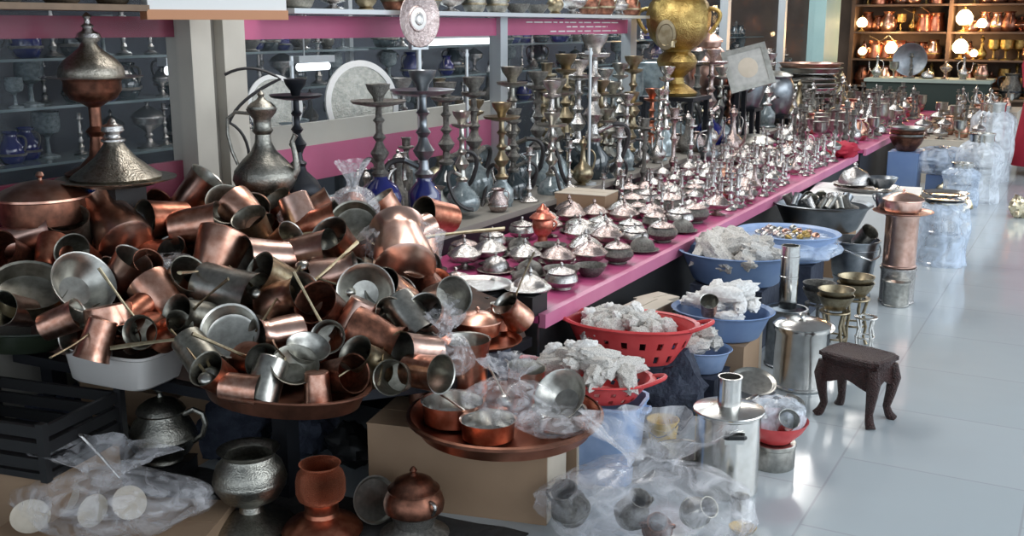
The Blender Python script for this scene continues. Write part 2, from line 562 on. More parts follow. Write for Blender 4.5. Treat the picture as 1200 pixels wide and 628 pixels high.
def k_bag(m, seed, neck=True, sx=1.0, sy=1.0, sz=.8):
    """a puffed plastic bag with creases running into a gathered neck"""
    def f():
        vs, fs, seg, rings = [], [], 40, 22
        for i in range(rings + 1):
            t = i / rings
            if neck and t > .72:
                q = (t - .72) / .28
                rr = .10 + .32 * max(0, q - .25) ** 1.1
                z = .80 + q * .42
            else:
                tt = t / .72 if neck else t
                rr = math.sin(PI * (.04 + tt * (.86 if neck else .95)))
                rr = max(rr, .05) ** .6 * .5
                if neck:
                    rr = rr * (1 - tt ** 5) + .10 * tt ** 5
                z = .8 * (1 - math.cos(PI * tt)) / 2
            for k in range(seg):
                a = 2 * PI * k / seg
                p = Vector((math.cos(a), math.sin(a), t * 3))
                n = nz(p, 1.3, seed) * .28 + (.5 - abs(nz(p, 3.1, seed + 5))) * .16
                fold = .13 * math.sin(9 * a + seed + 3 * nz(p, 1.0, seed)) * (max(0, t - .4) * 1.6)
                r = rr * (1 + n + fold)
                vs.append((r * math.cos(a) * sx, r * math.sin(a) * sy, (z + nz(p, 2.0, seed + 9) * .05 * (0 if i == 0 else 1)) * sz))
        for i in range(rings):
            for k in range(seg):
                k2 = (k + 1) % seg
                fs.append((i * seg + k, i * seg + k2, (i + 1) * seg + k2, (i + 1) * seg + k))
        fs.append(tuple(range(seg - 1, -1, -1)))
        return [('film', MB().add(vs, fs), m)]
    return f


def k_wrap(m, seed, asp=.5, top=True):
    """film wound upright round a column of goods, with long vertical pleats"""
    def f():
        vs, fs, seg, rings = [], [], 56, 18
        for i in range(rings + 1):
            t = i / rings
            base = .5 * asp * (1 + .06 * math.sin(t * 9 + seed))
            if top and t > .84:
                base *= 1 - .55 * ((t - .84) / .16) ** 1.5
            for k in range(seg):
                a = 2 * PI * k / seg
                p = Vector((math.cos(a) * 3.2, math.sin(a) * 3.2, t * .9))
                r = base * (1 + .12 * nz(p, 1.4, seed) + .03 * (abs(nz(p, 2.6, seed + 4)) - .3))
                vs.append((r * math.cos(a), r * math.sin(a), t + nz(p, 1.5, seed + 8) * .03 * t))
        for i in range(rings):
            for k in range(seg):
                k2 = (k + 1) % seg
                fs.append((i * seg + k, i * seg + k2, (i + 1) * seg + k2, (i + 1) * seg + k))
        return [('film', MB().add(vs, fs), m)]
    return f


def k_basket(m, lx=1.0, ly=.66, h=.34):
    """oval colander basket, pierced wall, loop handles"""
    def f():
        prof = [(.34, 0), (.36, .03), (.385, .09), (.41, .15), (.435, .21), (.465, .29), (.475, .31)]
        wall = MB().lathe([(r, z / .31 * h) for r, z in prof], 60, lx, ly, skip=lambda i, k: i in (1, 3) and k % 3 == 0)
        wall.lathe([(r - .012, z / .31 * h) for r, z in prof][::-1], 60, lx, ly, skip=lambda i, k: i in (2, 4) and k % 3 == 0)
        wall.lathe([(.001, .0), (.34, 0)], 56, lx, ly)
        rim = MB().lathe([(.46, h * .93), (.50, h * .95), (.515, h), (.50, h * 1.05), (.465, h * 1.02)], 56, lx, ly)
        hs = []
        for sgn in (-1, 1):
            pts = []
            for k in range(13):
                a = -0.42 + .84 * k / 12
                rr = .50 + .09 * math.sin(PI * k / 12)
                pts.append((sgn * rr * lx * math.cos(a), rr * ly * math.sin(a) * 1.0, h * 1.0 + .05 * math.sin(PI * k / 12)))
            hs.append(MB().tube(pts, .016, 6))
        return [('pierced_wall', wall, m), ('rim', rim, m), ('handle', hs[0], m), ('handle', hs[1], m)]
    return f


def k_basin(m, h=.26, sx=1.0, sy=.85):
    def f():
        b = MB().lathe([(.001, 0), (.34, 0), (.37, .02), (.46, h * .85), (.5, h), (.515, h + .008), (.505, h + .016), (.46, h * .97), (.45, h * .85), (.36, .035), (.001, .03)], 44, sx, sy)
        return [('basin', b, m)]
    return f


def k_bucket(m, hm, h=1.0):
    def f():
        b = MB().lathe([(.001, 0), (.40, 0), (.41, .03), (.46, h * .6), (.5, h - .04), (.52, h - .03), (.52, h), (.49, h), (.45, h * .6), (.39, .05), (.001, .04)], 36)
        r = MB().lathe([(.472, h * .72), (.485, h * .74), (.478, h * .76)], 36)
        hd = MB().tube(curve((-.52, 0, h - .06), (-.3, -.75, h * .72), (.05, -.60, h * .55), 8) + curve((.05, -.60, h * .55), (.4, -.55, h * .6), (.52, 0, h - .06), 8)[1:], .018, 6)
        return [('body', b, m), ('band', r, m, 0), ('bail_handle', hd, hm)]
    return f


def k_stockpot():
    H_ = 1.30
    b = MB().lathe([(.001, 0), (.47, 0), (.5, .03), (.5, H_ - .05), (.52, H_ - .03), (.52, H_), (.48, H_)], 40)
    l = MB().lathe([(.545, H_), (.55, H_ + .02), (.54, H_ + .035), (.40, H_ + .07), (.20, H_ + .105), (.001, H_ + .11)], 40)
    cyl = MB().lathe([(.18, H_ + .10), (.18, H_ + .52), (.19, H_ + .53), (.19, H_ + .55), (.16, H_ + .55), (.155, H_ + .2), (.001, H_ + .2)], 28)
    out = [('body', b, STEEL), ('lid', l, STEEL), ('tall_knob', cyl, STEEL, 1)]
    for a in (0, PI):
        pl = MB().box(.497, .515, -.15, .15, H_ - .36, H_ - .16)
        hd = MB().tube([(.505, -.14, H_ - .25), (.57, -.14, H_ - .23), (.60, -.11, H_ - .22), (.60, .11, H_ - .22), (.57, .14, H_ - .23), (.505, .14, H_ - .25)], .035, 8)
        rot = Matrix.Rotation(a, 3, 'Z')
        pl.shift((0, 0, 0), rot)
        hd.shift((0, 0, 0), rot)
        out.append(('handle', hd, BLACK_PL, None, 'black grip'))
        out.append(('handle_plate', pl, STEEL, len(out) - 1))
    return out


def k_canister(m, h=1.5, lid=True):
    def f():
        b = MB().lathe([(.001, 0), (.46, 0), (.48, .02), (.48, .05), (.46, .07), (.46, h - .1), (.49, h - .06), (.49, h), (.44, h), (.44, h - .08)], 36)
        r = [('body', b, m)]
        if lid:
            r.append(('lid', MB().lathe([(.50, h), (.51, h + .03), (.42, h + .09), (.15, h + .14), (.001, h + .145)], 36), m))
            r.append(('knob', MB().lathe([(.05, h + .14), (.04, h + .18), (.08, h + .22), (.001, h + .25)], 12), m, 1))
        return r
    return f


def k_cyl(m, h=3.4):
    def f():
        b = MB().lathe([(.001, 0), (.46, 0), (.48, .03), (.48, h * .48), (.50, h * .485), (.50, h * .515), (.48, h * .52), (.48, h - .05), (.5, h - .03), (.5, h), (.43, h), (.42, h * .5), (.001, h * .49)], 30)
        r = MB().lathe([(.49, h * .80), (.51, h * .805), (.51, h * .83), (.49, h * .835)], 30)
        return [('tube', b, m), ('band', r, m)]
    return f


def k_box(m, mt, x, y, z, open_top=False, tape=None):
    def f():
        b = MB().box(-x / 2, x / 2, -y / 2, y / 2, 0, z)
        fl = MB().box(-x / 2 - .002, x / 2 + .002, -y / 2 - .002, -.003, z, z + .004)
        fl.box(-x / 2 - .002, x / 2 + .002, .003, y / 2 + .002, z, z + .004)
        r = [('carton', b, m), ('top_flap', fl, mt)]
        if tape:
            r.append(('end_panel', MB().box(x / 2, x / 2 + .003, -y / 2 + .004, y / 2 - .004, .004, z - .004), tape, None, 'paler side panel'))
        return r
    return f


def k_samovar(m, rim=True):
    b = MB().lathe([(.001, 0), (.34, 0), (.36, .05), (.26, .12), (.14, .2), (.12, .3), (.20, .38)], 32)
    lo = MB().lathe([(.20, .38), (.30, .46), (.34, .56), (.30, .66), (.22, .72), (.24, .76)], 32)
    body = MB().lathe([(.24, .76), (.34, .82), (.46, .96), (.52, 1.14), (.53, 1.34), (.48, 1.5), (.40, 1.6), (.42, 1.64), (.36, 1.66)], 36, flute=.018, nf=18)
    plate = MB().lathe([(.36, 1.66), (.62, 1.70), (.66, 1.74), (.62, 1.76), (.3, 1.72)], 36)
    chim = MB().lathe([(.3, 1.72), (.34, 1.8), (.30, 2.0), (.2, 2.1), (.14, 2.3), (.18, 2.34), (.12, 2.34)], 28)
    out = [('foot', b, BRASS), ('stand', lo, BRASS), ('body', body, BRASS), ('drip_plate', plate, BRASS), ('chimney', chim, BRASS)]
    for a in (0, PI):
        h = MB().tube(curve((.5, 0, 1.42), (.85, 0, 1.4), (.52, 0, 1.02), 10), .035, 8)
        h.shift((0, 0, 0), Matrix.Rotation(a, 3, 'Z'))
        out.append(('handle', h, BRASS))
    em = MB().lathe([(.001, .03), (.13, .03), (.14, .045), (.19, .04), (.20, .0)], 28)
    rot = Matrix.Rotation(PI / 2, 3, 'X')
    em.shift((0, 0, 0), Matrix.Diagonal((.85, 1.25, 1)).to_3x3())
    em.shift((-.12, -.50, 1.0), rot)
    out.append(('oval_medallion', em, BRASS_DULL, 2, 'oval medallion with a raised pale rim'))
    tp = MB().tube([(0.02, -.5, .9), (.02, -.66, .88), (.02, -.68, .80)], [.04, .03, .035], 8)
    out.append(('tap', tp, BRASS_DULL))
    return out


# ------------------------------------------------------------------ the setting
WX = -3.3       # plane of the shop window

# floor, glazed tiles with thin grey joints
fl = mat('floor_tiles', (0.60, 0.63, 0.65), 0, 0.13, spec=0.6)
nt = fl.node_tree
bs = nt.nodes['Principled BSDF']
tc = nt.nodes.new('ShaderNodeTexCoord')
mp = nt.nodes.new('ShaderNodeMapping')
mp.inputs['Rotation'].default_value = (0, 0, math.radians(90))
mp.inputs['Location'].default_value = (0.09, 0.075, 0)
br = nt.nodes.new('ShaderNodeTexBrick')
br.offset = 0.5
br.inputs['Scale'].default_value = 1.0
br.inputs['Mortar Size'].default_value = 0.004
br.inputs['Mortar Smooth'].default_value = 0.2
br.inputs['Brick Width'].default_value = 0.6
br.inputs['Row Height'].default_value = 0.6
br.inputs['Color1'].default_value = (0.41, 0.45, 0.475, 1)
br.inputs['Color2'].default_value = (0.385, 0.43, 0.455, 1)
br.inputs['Mortar'].default_value = (0.34, 0.36, 0.38, 1)
nt.links.new(tc.outputs['Object'], mp.inputs['Vector'])
nt.links.new(mp.outputs['Vector'], br.inputs['Vector'])
nt.links.new(br.outputs['Color'], bs.inputs['Base Color'])
n = nt.nodes.new('ShaderNodeTexNoise')
n.inputs['Scale'].default_value = 3.0
nt.links.new(tc.outputs['Object'], n.inputs['Vector'])
bp = nt.nodes.new('ShaderNodeBump')
bp.inputs['Strength'].default_value = 0.05
bp.inputs['Distance'].default_value = 0.05
nt.links.new(n.outputs['Fac'], bp.inputs['Height'])
nt.links.new(bp.outputs['Normal'], bs.inputs['Normal'])
struct('floor', MB().box(-5.2, 6.0, -3.0, 16.2, -0.1, 0.0), fl)

CEIL = mat('ceiling_paint', (0.42, 0.42, 0.42), 0, 0.8, (0.38, 0.38, 0.38), 3)
struct('ceiling', MB().box(-5.2, 1.6, -3.0, 16.2, 3.0, 3.1), CEIL)
struct('wall_back', MB().box(-5.2, 1.6, 16.0, 16.15, 0, 3.0), mat('far_wall_paint', (0.16, 0.11, 0.08), 0, 0.8, (0.10, 0.07, 0.055), 3))
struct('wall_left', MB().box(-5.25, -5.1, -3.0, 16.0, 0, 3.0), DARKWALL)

# shop window: panes between frames, three coloured bands across the glass
struct('wall_sill', MB().box(WX - .12, WX, -1.0, 15.2, 0, 0.55), CREAM_DK)
edges = [1.2, 3.28, 5.9, 8.0, 10.45, 12.6, 14.7]
for i in range(len(edges) - 1):
    struct('window_%d' % (i + 1), MB().box(WX - .045, WX - .035, edges[i], edges[i + 1], .55, 2.9), PANE)
for i, (y0, w, m) in enumerate([(5.86, .09, ALU), (7.95, .12, ALU), (10.40, .10, ALU), (12.55, .08, ALU)]):
    struct('trim_%d' % (i + 1), MB().box(WX - .06, WX + .02, y0, y0 + w, .55, 2.95), m)
# cream pillar with a darker recess
struct('pillar_cream', MB().box(WX - .10, WX + .04, 3.255, 3.37, 0, 3.0).box(WX - .10, WX + .05, 3.43, 3.56, 0, 3.0), CREAM)
struct('trim_5', MB().box(WX - .08, WX - .0, 3.36, 3.44, 0, 3.0), CREAM_DK)
struct('pillar_teal', MB().box(WX - .12, WX + .10, 14.25, 15.1, 0, 3.0), TEAL)
# bands (flat coloured boards behind the panes)
struct('trim_6', MB().box(WX - .075, WX - .05, 1.2, 3.26, 1.455, 1.535), MAROON)
struct('trim_7', MB().box(WX - .075, WX - .05, 1.2, 3.26, .80, .95), MAROON)
struct('trim_8', MB().box(WX - .033, WX - .01, 3.56, 7.95, 1.44, 1.545), PINK_BAND)
struct('trim_9', MB().box(WX - .075, WX - .05, 3.56, 5.9, .76, .93), PINK_BAND)
struct('trim_10', MB().box(WX - .085, WX - .055, 3.56, 5.9, .93, 1.04), CREAM)
q = Vector((WX + .075, 3.40, 1.20))
cb = MB().tube(curve((0, 0, .10), (.10, .05, .16), (.16, .16, .08), 8) + curve((.16, .16, .08), (.04, .02, 0), (0, .01, -.10), 8)[1:] + curve((0, .01, -.10), (.03, .12, -.16), (.01, .10, -.34), 8)[1:], .007, 6)
o = link('cable', cb.mesh('cable', HOSE))
o.location = q
tag(o, 'black cable looping off the front of the cream pillar', 'cable')
# thin white lines of lettering too small to read, at the far end of the pink band
lt = MB()
for row, (y0, y1) in enumerate([(6.25, 7.75), (6.85, 7.55), (6.6, 7.75)]):
    y = y0
    while y < y1:
        w = R_.uniform(.05, .16)
        lt.box(WX - .010, WX - .006, y, min(y + w, y1), 1.518 - row * .03, 1.526 - row * .03)
        y += w + R_.uniform(.02, .05)
struct('trim_11', lt, SIGNW)
# dark floor of the room behind the glass
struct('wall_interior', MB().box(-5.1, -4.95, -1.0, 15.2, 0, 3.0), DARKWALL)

# ------------------------------------------------------------------ big furniture of the stall
t = bpy.data.objects.new('display_platform', None)
C.objects.link(t)
t.location = (-2.24, 6.3, 0)
tag(t, 'low pink-topped display platform with a pale pink edge, crowded with silverware', 'display platform')


def sub(name, mb, m, parent, smooth=False, lab=None, off=None):
    if off:
        mb.shift((-off[0], -off[1], -off[2]))
    o = link(name, mb.mesh(name, m, smooth), parent)
    if lab:
        o['label'] = lab
    return o


PO = (-2.24, 6.3, 0)
PE = 9.15
sub('top', MB().box(-2.62, -1.74, 3.40, PE, .42, .45), PINK, t, off=PO)
sub('edge_strip', MB().box(-1.745, -1.715, 3.40, PE, .405, .458), PINK_LT, t, lab='pale pink edge strip', off=PO)
sub('riser_panel', MB().box(-1.78, -1.75, 3.42, PE, 0, .42), BLACK_PL, t, off=PO)
sub('end_panel', MB().box(-2.62, -1.75, 3.40, 3.42, 0, .42), STEEL_DARK, t, off=PO)
t2 = bpy.data.objects.new('display_platform', None)
C.objects.link(t2)
t2.location = (-2.24, 11.8, 0)
tag(t2, 'second pink platform beyond the gap, running on to the copper shelves', 'display platform')
PO2 = (-2.24, 11.8, 0)
sub('top', MB().box(-2.62, -1.72, 9.40, 14.2, .44, .47), PINK, t2, off=PO2)
sub('edge_strip', MB().box(-1.725, -1.70, 9.40, 14.2, .42, .475), PINK_LT, t2, off=PO2)
sub('riser_panel', MB().box(-1.78, -1.75, 9.42, 14.2, 0, .44), BLACK_PL, t2, off=PO2)
bc = MB().box(-3.27, -2.63, 3.36, 14.2, .52, .55)
t3 = bpy.data.objects.new('back_counter', None)
C.objects.link(t3)
t3.location = (-2.95, 8, 0)
tag(t3, 'raised dark back counter along the shop window carrying the water pipes', 'counter')
sub('top', bc, CREAM_DK, t3, off=(-2.95, 8, 0))
sub('front_panel', MB().box(-2.66, -2.63, 3.36, 14.2, 0, .52), IRON, t3, off=(-2.95, 8, 0))

tt = bpy.data.objects.new('low_table', None)
C.objects.link(tt)
tt.location = (-2.5, 2.8, 0)
tag(tt, 'low dark table under the heap of copper coffee pots', 'table')
TO = (-2.5, 2.8, 0)
pg = [(-3.25, 2.30), (-2.12, 2.34), (-1.74, 2.80), (-1.74, 3.34), (-3.25, 3.34)]
sub('table_top', MB().add([(x, y, z) for z in (.35, .385) for x, y in pg], [(4, 3, 2, 1, 0), (5, 6, 7, 8, 9)] + [(k, (k + 1) % 5, 5 + (k + 1) % 5, 5 + k) for k in range(5)]), IRON, tt, off=TO)
for lx, ly in ((-3.2, 2.42), (-2.2, 2.50), (-3.2, 3.28), (-1.95, 3.25)):
    sub('leg', MB().box(lx - .03, lx + .03, ly - .03, ly + .03, 0, .35), IRON, tt, off=TO)
sub('shade_board', MB().box(-3.25, -1.85, 3.30, 3.33, 0, .35), IRON, tt, off=TO)  # black back added to keep the space under the table dark

# heap: a sloping mound under the pots
N_ = Vector((-.67, .742, 0))
P0 = Vector((-2.1, 2.25, 0))


def heap_z(x, y):
    s_ = (Vector((x, y, 0)) - P0).dot(N_)
    return .43 + .38 * s_


def heap(px, py, lift=0.0):
    d = ray(px, py)
    e = Vector((0, 0, EYE))
    # e.z + t d.z = .43 + lift + .38 * ((e + t d - P0) . N)
    k = .43 + lift + .38 * (e - P0).dot(N_) - e.z
    tq = k / (d.z - .38 * d.dot(N_))
    return e + d * tq


gx, gy = 40, 30
vs, fs = [], []
for j in range(gy + 1):
    for i in range(gx + 1):
        x = -3.24 + 1.48 * i / gx
        y = 2.36 + .97 * j / gy
        z = max(.387, heap_z(x, y) - .13 + .02 * noise.noise(Vector((x * 6, y * 6, 0))))
        if x > -1.76 - max(0, 2.80 - y) * .83:
            x = -1.76 - max(0, 2.80 - y) * .83
        if i in (0, gx) or j in (0, gy):
            z = .387
        vs.append((x, y, z))
for j in range(gy):
    for i in range(gx):
        a = j * (gx + 1) + i
        fs.append((a, a + 1, a + gx + 2, a + gx + 1))
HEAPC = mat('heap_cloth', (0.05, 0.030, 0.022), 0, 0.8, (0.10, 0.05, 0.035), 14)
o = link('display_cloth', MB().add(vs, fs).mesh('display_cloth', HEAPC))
tag(o, 'dark brown cloth mounded beneath the heap of copper pots', 'cloth')

OUT = {'c': COPPER, 'r': COPPER_RED, 'p': COPPER_PALE, 'd': COPPER_DARK, 't': TIN, 'g': TIN_DULL, 's': STEEL, 'b': BRASS_DULL}
INN = {'c': TIN, 'r': TIN_DULL, 'p': TIN, 'd': COPPER_DARK, 't': TIN, 'g': TIN_DULL, 's': STEEL, 'b': TIN_DULL}


def pot(px, py, D, abc, kind, mk, roll, label, lift=None):
    if lift is None:
        lift = {'o': .085, 'n': .07, 'f': .07}.get(kind, .05)
        D *= 1.12
    p = heap(px, py, lift)
    s = D / ppm(p)
    ax = dirv(p, abc)
    hh = {'z': .55, 'u': .62, 'h': .62, 'n': .22, 'o': .2, 'f': .2}[kind]
    if kind == 'z':
        key, bd, nm, cat = 'cezve' + mk, k_cezve(OUT[mk], INN[mk], BRASS_DULL), 'coffee_pot', 'coffee pot'
    elif kind == 'u':
        key, bd, nm, cat = 'cup' + mk, k_cup(OUT[mk], INN[mk]), 'copper_cup', 'cup'
    elif kind == 'h':
        key, bd, nm, cat = 'mug' + mk, k_cup(OUT[mk], INN[mk], OUT[mk]), 'copper_mug', 'mug'
    elif kind == 'n':
        key, bd, nm, cat = 'pan' + mk, k_pan(OUT[mk], INN[mk], BRASS_DULL), 'saucepan', 'saucepan'
    elif kind == 'f':
        key, bd, nm, cat = 'pan2' + mk, k_pan(OUT[mk], INN[mk], BRASS_DULL, .3, .9), 'frying_pan', 'pan'
    else:
        key, bd, nm, cat = 'bowl' + mk, k_bowl(OUT[mk], .36), 'metal_bowl', 'bowl'
    return spawn(key, bd, nm, label, cat, p - ax * (hh * s), aim(ax, roll), s)


POTS = [
    # px, py, width, (right, up, toward), kind, metal, roll, label
    (38, 278, 46, (.8, .25, .3), 'u', 'p', 0, 'pale copper cup on its side below the big lidded pan, shiny on top'),
    (84, 276, 42, (-.1, .85, .5), 'u', 'g', 0, 'grey tinned cup open upward just below the lidded copper pan'),
    (94, 301, 36, (-.35, .5, .8), 'u', 'r', 0, 'small red copper cup showing its dark round mouth and white rim'),
    (136, 264, 60, (-.3, .5, -.8), 'z', 'p', 200, 'large pale copper pot bottom-up inside clear plastic below the blue wrapper'),
    (193, 256, 40, (-.8, .1, .5), 'u', 'r', 0, 'orange copper cup facing the big bagged pot, at the top of the heap'),
    (229, 226, 38, (.6, .75, .2), 'u', 'p', 0, 'topmost pale copper cup standing at the foot of the cream pillar'),
    (230, 264, 42, (.9, .15, .25), 'u', 'c', 0, 'copper cup with bright rim lying just under the topmost cup'),
    (264, 242, 44, (.2, .5, .8), 'o', 'g', 0, 'greenish grey tin bowl tilted at the foot of the cream pillar'),
    (288, 252, 44, (.55, -.5, .5), 'z', 'c', 200, 'copper pot tipped mouth-down below the dark bulbous ewer'),
    (254, 302, 56, (-.35, -.8, .35), 'z', 'c', 60, 'big bell-shaped copper pot upside down in the upper middle of the heap'),
    (314, 304, 46, (-.85, .15, .4), 'u', 'p', 0, 'pale copper cup lying flat with its black mouth toward the bell-shaped pot'),
    (362, 297, 44, (.85, .2, .4), 'u', 'p', 0, 'pale copper cup whose dark mouth faces the bagged round pot'),
    (268, 342, 56, (.7, -.15, .5), 'u', 't', 0, 'grey tinned funnel-like cup lying under the bell-shaped copper pot'),
    (338, 352, 52, (.6, .35, .5), 'z', 'c', 20, 'copper pot tilted up in the very middle of the heap'),
    (428, 343, 60, (.05, .35, .92), 'o', 't', 0, 'large ringed tin bowl facing outward below the bagged round pot'),
    (384, 366, 46, (-.45, .6, .65), 'u', 'd', 0, 'dark brown cup gaping upward next to the large ringed bowl'),
    (389, 399, 40, (-.2, .45, .85), 'z', 'c', 120, 'copper pot with thin white rim turned outward below the dark brown cup'),
    (417, 378, 40, (-.45, -.85, .1), 'u', 'p', 0, 'gleaming copper cup upside down just below the large ringed bowl'),
    (271, 392, 58, (-.1, .6, .8), 'n', 't', 190, 'round tin pan with crinkled film over its mouth, above the big oval tray'),
    (325, 394, 46, (-.8, .1, .4), 'z', 'p', 0, 'gleaming pale copper pot on its side beside the film-covered tin pan'),
    (93, 336, 70, (.45, .55, .7), 'o', 't', 0, 'large grey tin bowl leaning above the dark green tray'),
    (144, 322, 40, (.5, .75, .3), 'u', 'p', 0, 'upright pale copper cup leaning on the large grey tin bowl'),
    (168, 316, 30, (.3, .6, .7), 'u', 'd', 0, 'narrow dark cup seen into, behind the upright pale cup'),
    (188, 350, 48, (.45, -.6, .5), 'z', 'c', 10, 'copper pot tipped forward in the heap above the grey plastic tub'),
    (114, 398, 36, (-.35, -.9, .2), 'u', 'c', 0, 'bright copper cup upside down in the grey plastic tub'),
    (128, 370, 52, (.1, -.9, .2), 'n', 'c', 150, 'copper pan upside down above the grey plastic tub'),
    (172, 388, 40, (-.3, .2, .8), 'z', 'r', 120, 'red copper pot at the far rim of the grey plastic tub'),
    (200, 388, 36, (.5, .5, .6), 'z', 'r', 300, 'dark red pot wedged between the plastic tub and the film-covered pan'),
    (256, 442, 38, (-.5, .6, .5), 'u', 'r', 0, 'orange-red cup standing in the big oval tray at its end near the tub'),
    (282, 455, 34, (.8, -.1, .3), 'u', 'c', 0, 'small copper cup lying in the big oval tray, bright underside showing'),
    (312, 446, 40, (-.35, -.75, .4), 'u', 't', 0, 'grey tin cup upside down in the big oval tray'),
    (372, 456, 30, (0, -1, .1), 'u', 'c', 0, 'slim copper cup upside down in the big oval tray'),
    (345, 432, 50, (.1, .75, .6), 'o', 'g', 0, 'dull tin bowl in the middle of the big oval tray'),
    (398, 440, 40, (.6, .3, .7), 'u', 'd', 0, 'dark cup with its black mouth turned outward over the oval tray rim'),
    (464, 442, 36, (-.25, .3, .9), 'u', 'g', 0, 'grey tin cup with black round mouth facing out at the heap corner'),
    (480, 372, 42, (.5, -.6, .5), 'u', 't', 0, 'smooth grey tin cup bottom-up beside the gleaming upside-down cup'),
    (462, 344, 40, (-.5, .5, .6), 'u', 'p', 0, 'pale copper cup under the bagged round pot, catching the light'),
    (470, 290, 66, (-.1, .4, -.8), 'z', 'p', 190, 'big round copper pot bottom-out inside a clear bag at the heap crest'),
    (490, 412, 40, (-.6, .2, .5), 'u', 'p', 0, 'shiny copper cup beside the lilac plastic bag'),
    (498, 436, 40, (.6, .1, .6), 'u', 'c', 0, 'copper cup lying below the lilac plastic bag'),
    (440, 396, 52, (.8, -.3, .3), 'z', 'd', 180, 'dark copper pot between the gleaming cup and the grey tin cup'),
    (352, 254, 38, (.3, -.8, .3), 'u', 'p', 0, 'bagged pale copper cup upside down below the water pipe hose'),
    (376, 262, 36, (.8, .3, .2), 'u', 'r', 0, 'orange copper cup beside the bagged upside-down cup'),
    (398, 288, 40, (-.4, .6, .5), 'u', 'c', 0, 'copper cup leaning below the olive-lined pan'),
    (415, 262, 48, (-.1, .6, .75), 'f', 'g', 200, 'olive-lined pan tilted outward inside a tied clear bag'),
    (326, 330, 44, (-.7, .5, .4), 'u', 'b', 0, 'olive brass cup between the flat-lying cup and the tilted copper pot'),
    (394, 322, 44, (.8, .2, .1), 'z', 'p', 300, 'pale copper cone-shaped pot pointing at the large ringed bowl'),
    (34, 340, 72, (.1, .85, .5), 'f', 'b', 200, 'wide olive pan with a shiny rod across it above the dark green tray'),
    (72, 376, 34, (.7, .3, .3), 'u', 'c', 0, 'small copper cup at the far rim of the dark green tray'),
    (18, 364, 36, (-.5, .3, .6), 'u', 'p', 0, 'pinkish copper cup at the outer end of the dark green tray'),
    (210, 332, 40, (.4, .5, .6), 'u', 'g', 0, 'dull tin cup under the greyish plastic bag in the heap'),
    (225, 372, 44, (-.6, .4, .5), 'z', 'g', 30, 'dull tin pot beside the film-covered pan'),
    (300, 424, 44, (.3, .2, .8), 'z', 'r', 150, 'red copper pot beneath the gleaming pale pot'),
    (430, 424, 44, (-.5, .6, .5), 'z', 'b', 250, 'olive brass pot lying over the edge of the heap'),
    (520, 350, 40, (.4, .3, .7), 'u', 't', 0, 'tin cup under film at the end of the heap near the silver dishes'),
    (505, 372, 38, (-.3, .5, .7), 'u', 'p', 0, 'pinkish copper cup under film beside the smooth grey tin cup'),
    (60, 300, 38, (-.3, -.6, .6), 'z', 'r', 200, 'dark red pot under the small red cup with the white rim'),
    (12, 300, 40, (-.4, .4, .6), 'u', 'd', 0, 'dark copper cup at the outer edge of the heap below the lidded pan'),
    (160, 365, 34, (-.6, -.3, .6), 'u', 'r', 0, 'red copper cup tucked over the upside-down copper pan'),
    (300, 272, 36, (-.3, .8, .4), 'u', 'b', 0, 'olive cup behind the flat-lying pale cup'),
    (330, 284, 30, (.5, .5, .5), 'u', 'c', 0, 'little copper cup leaning over the flat-lying pale cup'),
    (232, 415, 40, (.4, -.5, .6), 'u', 'g', 0, 'dull tin cup below the film-covered pan'),
    (360, 412, 46, (.2, .85, .4), 'o', 't', 0, 'grey tin bowl just behind the big oval tray'),
    (448, 372, 34, (.4, .4, .7), 'u', 'r', 0, 'red copper cup squeezed under the large ringed bowl'),
]
for a in POTS:
    pot(*a)

# deeper layer, seen only between the others
kd = ['u', 'u', 'u', 'h', 'o', 'u']
mk = 'crdcdgrdpb'
for j in range(9):
    for i in range(13):
        px = 10 + i * 41 + R_.uniform(-12, 12) + (j % 2) * 18
        py = 255 + j * 23 + R_.uniform(-7, 7)
        if px > 520 - max(0, py - 330) * .2 or (px < 80 and py > 350) or (py > 400 and px < 225) or (py > 418):
            continue
        k_ = kd[R_.randrange(6)]
        pot(px, py, R_.uniform(34, 44), (R_.uniform(-1, 1), R_.uniform(-.3, .9), R_.uniform(-.1, .9)), k_, mk[R_.randrange(10)], R_.uniform(0, 360),
            'copper pot half buried in the heap, only a side or rim showing', -.045)['group'] = 'half-buried pots in the copper heap'

# loose long handles seen across the heap belong to brass ladles
for i, (a, b, lab) in enumerate([((200, 386), (240, 436), 'thin brass ladle with its handle slanting down to the big oval tray'),
                                 ((222, 386), (246, 430), 'second thin brass ladle lying parallel to the first by the oval tray'),
                                 ((300, 388), (352, 312), 'long brass ladle slanting across the tilted copper pot in mid heap'),
                                 ((348, 322), (402, 336), 'brass ladle lying flat toward the large ringed bowl'),
                                 ((268, 312), (296, 336), 'tinned ladle lying over the grey funnel-like cup')]):
    p, q = heap(a[0], a[1], .09), heap(b[0], b[1], .08)
    d = (q - p)
    L = d.length
    key = 'ladle%d' % i

    def kl(L=L):
        h = MB().tube([(0, 0, 0), (L * .5, 0, .006), (L, 0, 0)], [.004, .0035, .005], 6)
        c = MB().ball((L + .02, 0, -.012), .028, .028, .02, 12, 8)
        return [('handle', h, BRASS_DULL), ('ladle_cup', c, TIN)]
    x = d.normalized()
    yv = Vector((0, 0, 1)).cross(x).normalized()
    M = Matrix((x, yv, x.cross(yv))).transposed()
    spawn(key, kl, 'ladle', lab, 'ladle', p, M)

# trays, tub and big lidded pan around the heap
p = heap(52, 262, .06)
spawn('lidpan', k_lidpan(COPPER_DARK, COPPER), 'covered_pan', 'big shallow copper pan with a brownish domed lid at the far end of the heap', 'pan', p, rz(20), 104 / ppm(p) / 1.06)
p = atz(328, 468, .40)


def k_oval():
    return k_tray(COPPER_DARK, .09, 48, 1.0, .62)()


o = spawn('ovaltray', k_oval, 'oval_tray', 'big dark copper oval tray overhanging the table edge, full of cups', 'tray', atz(332, 468, .392), rz(2), .60)


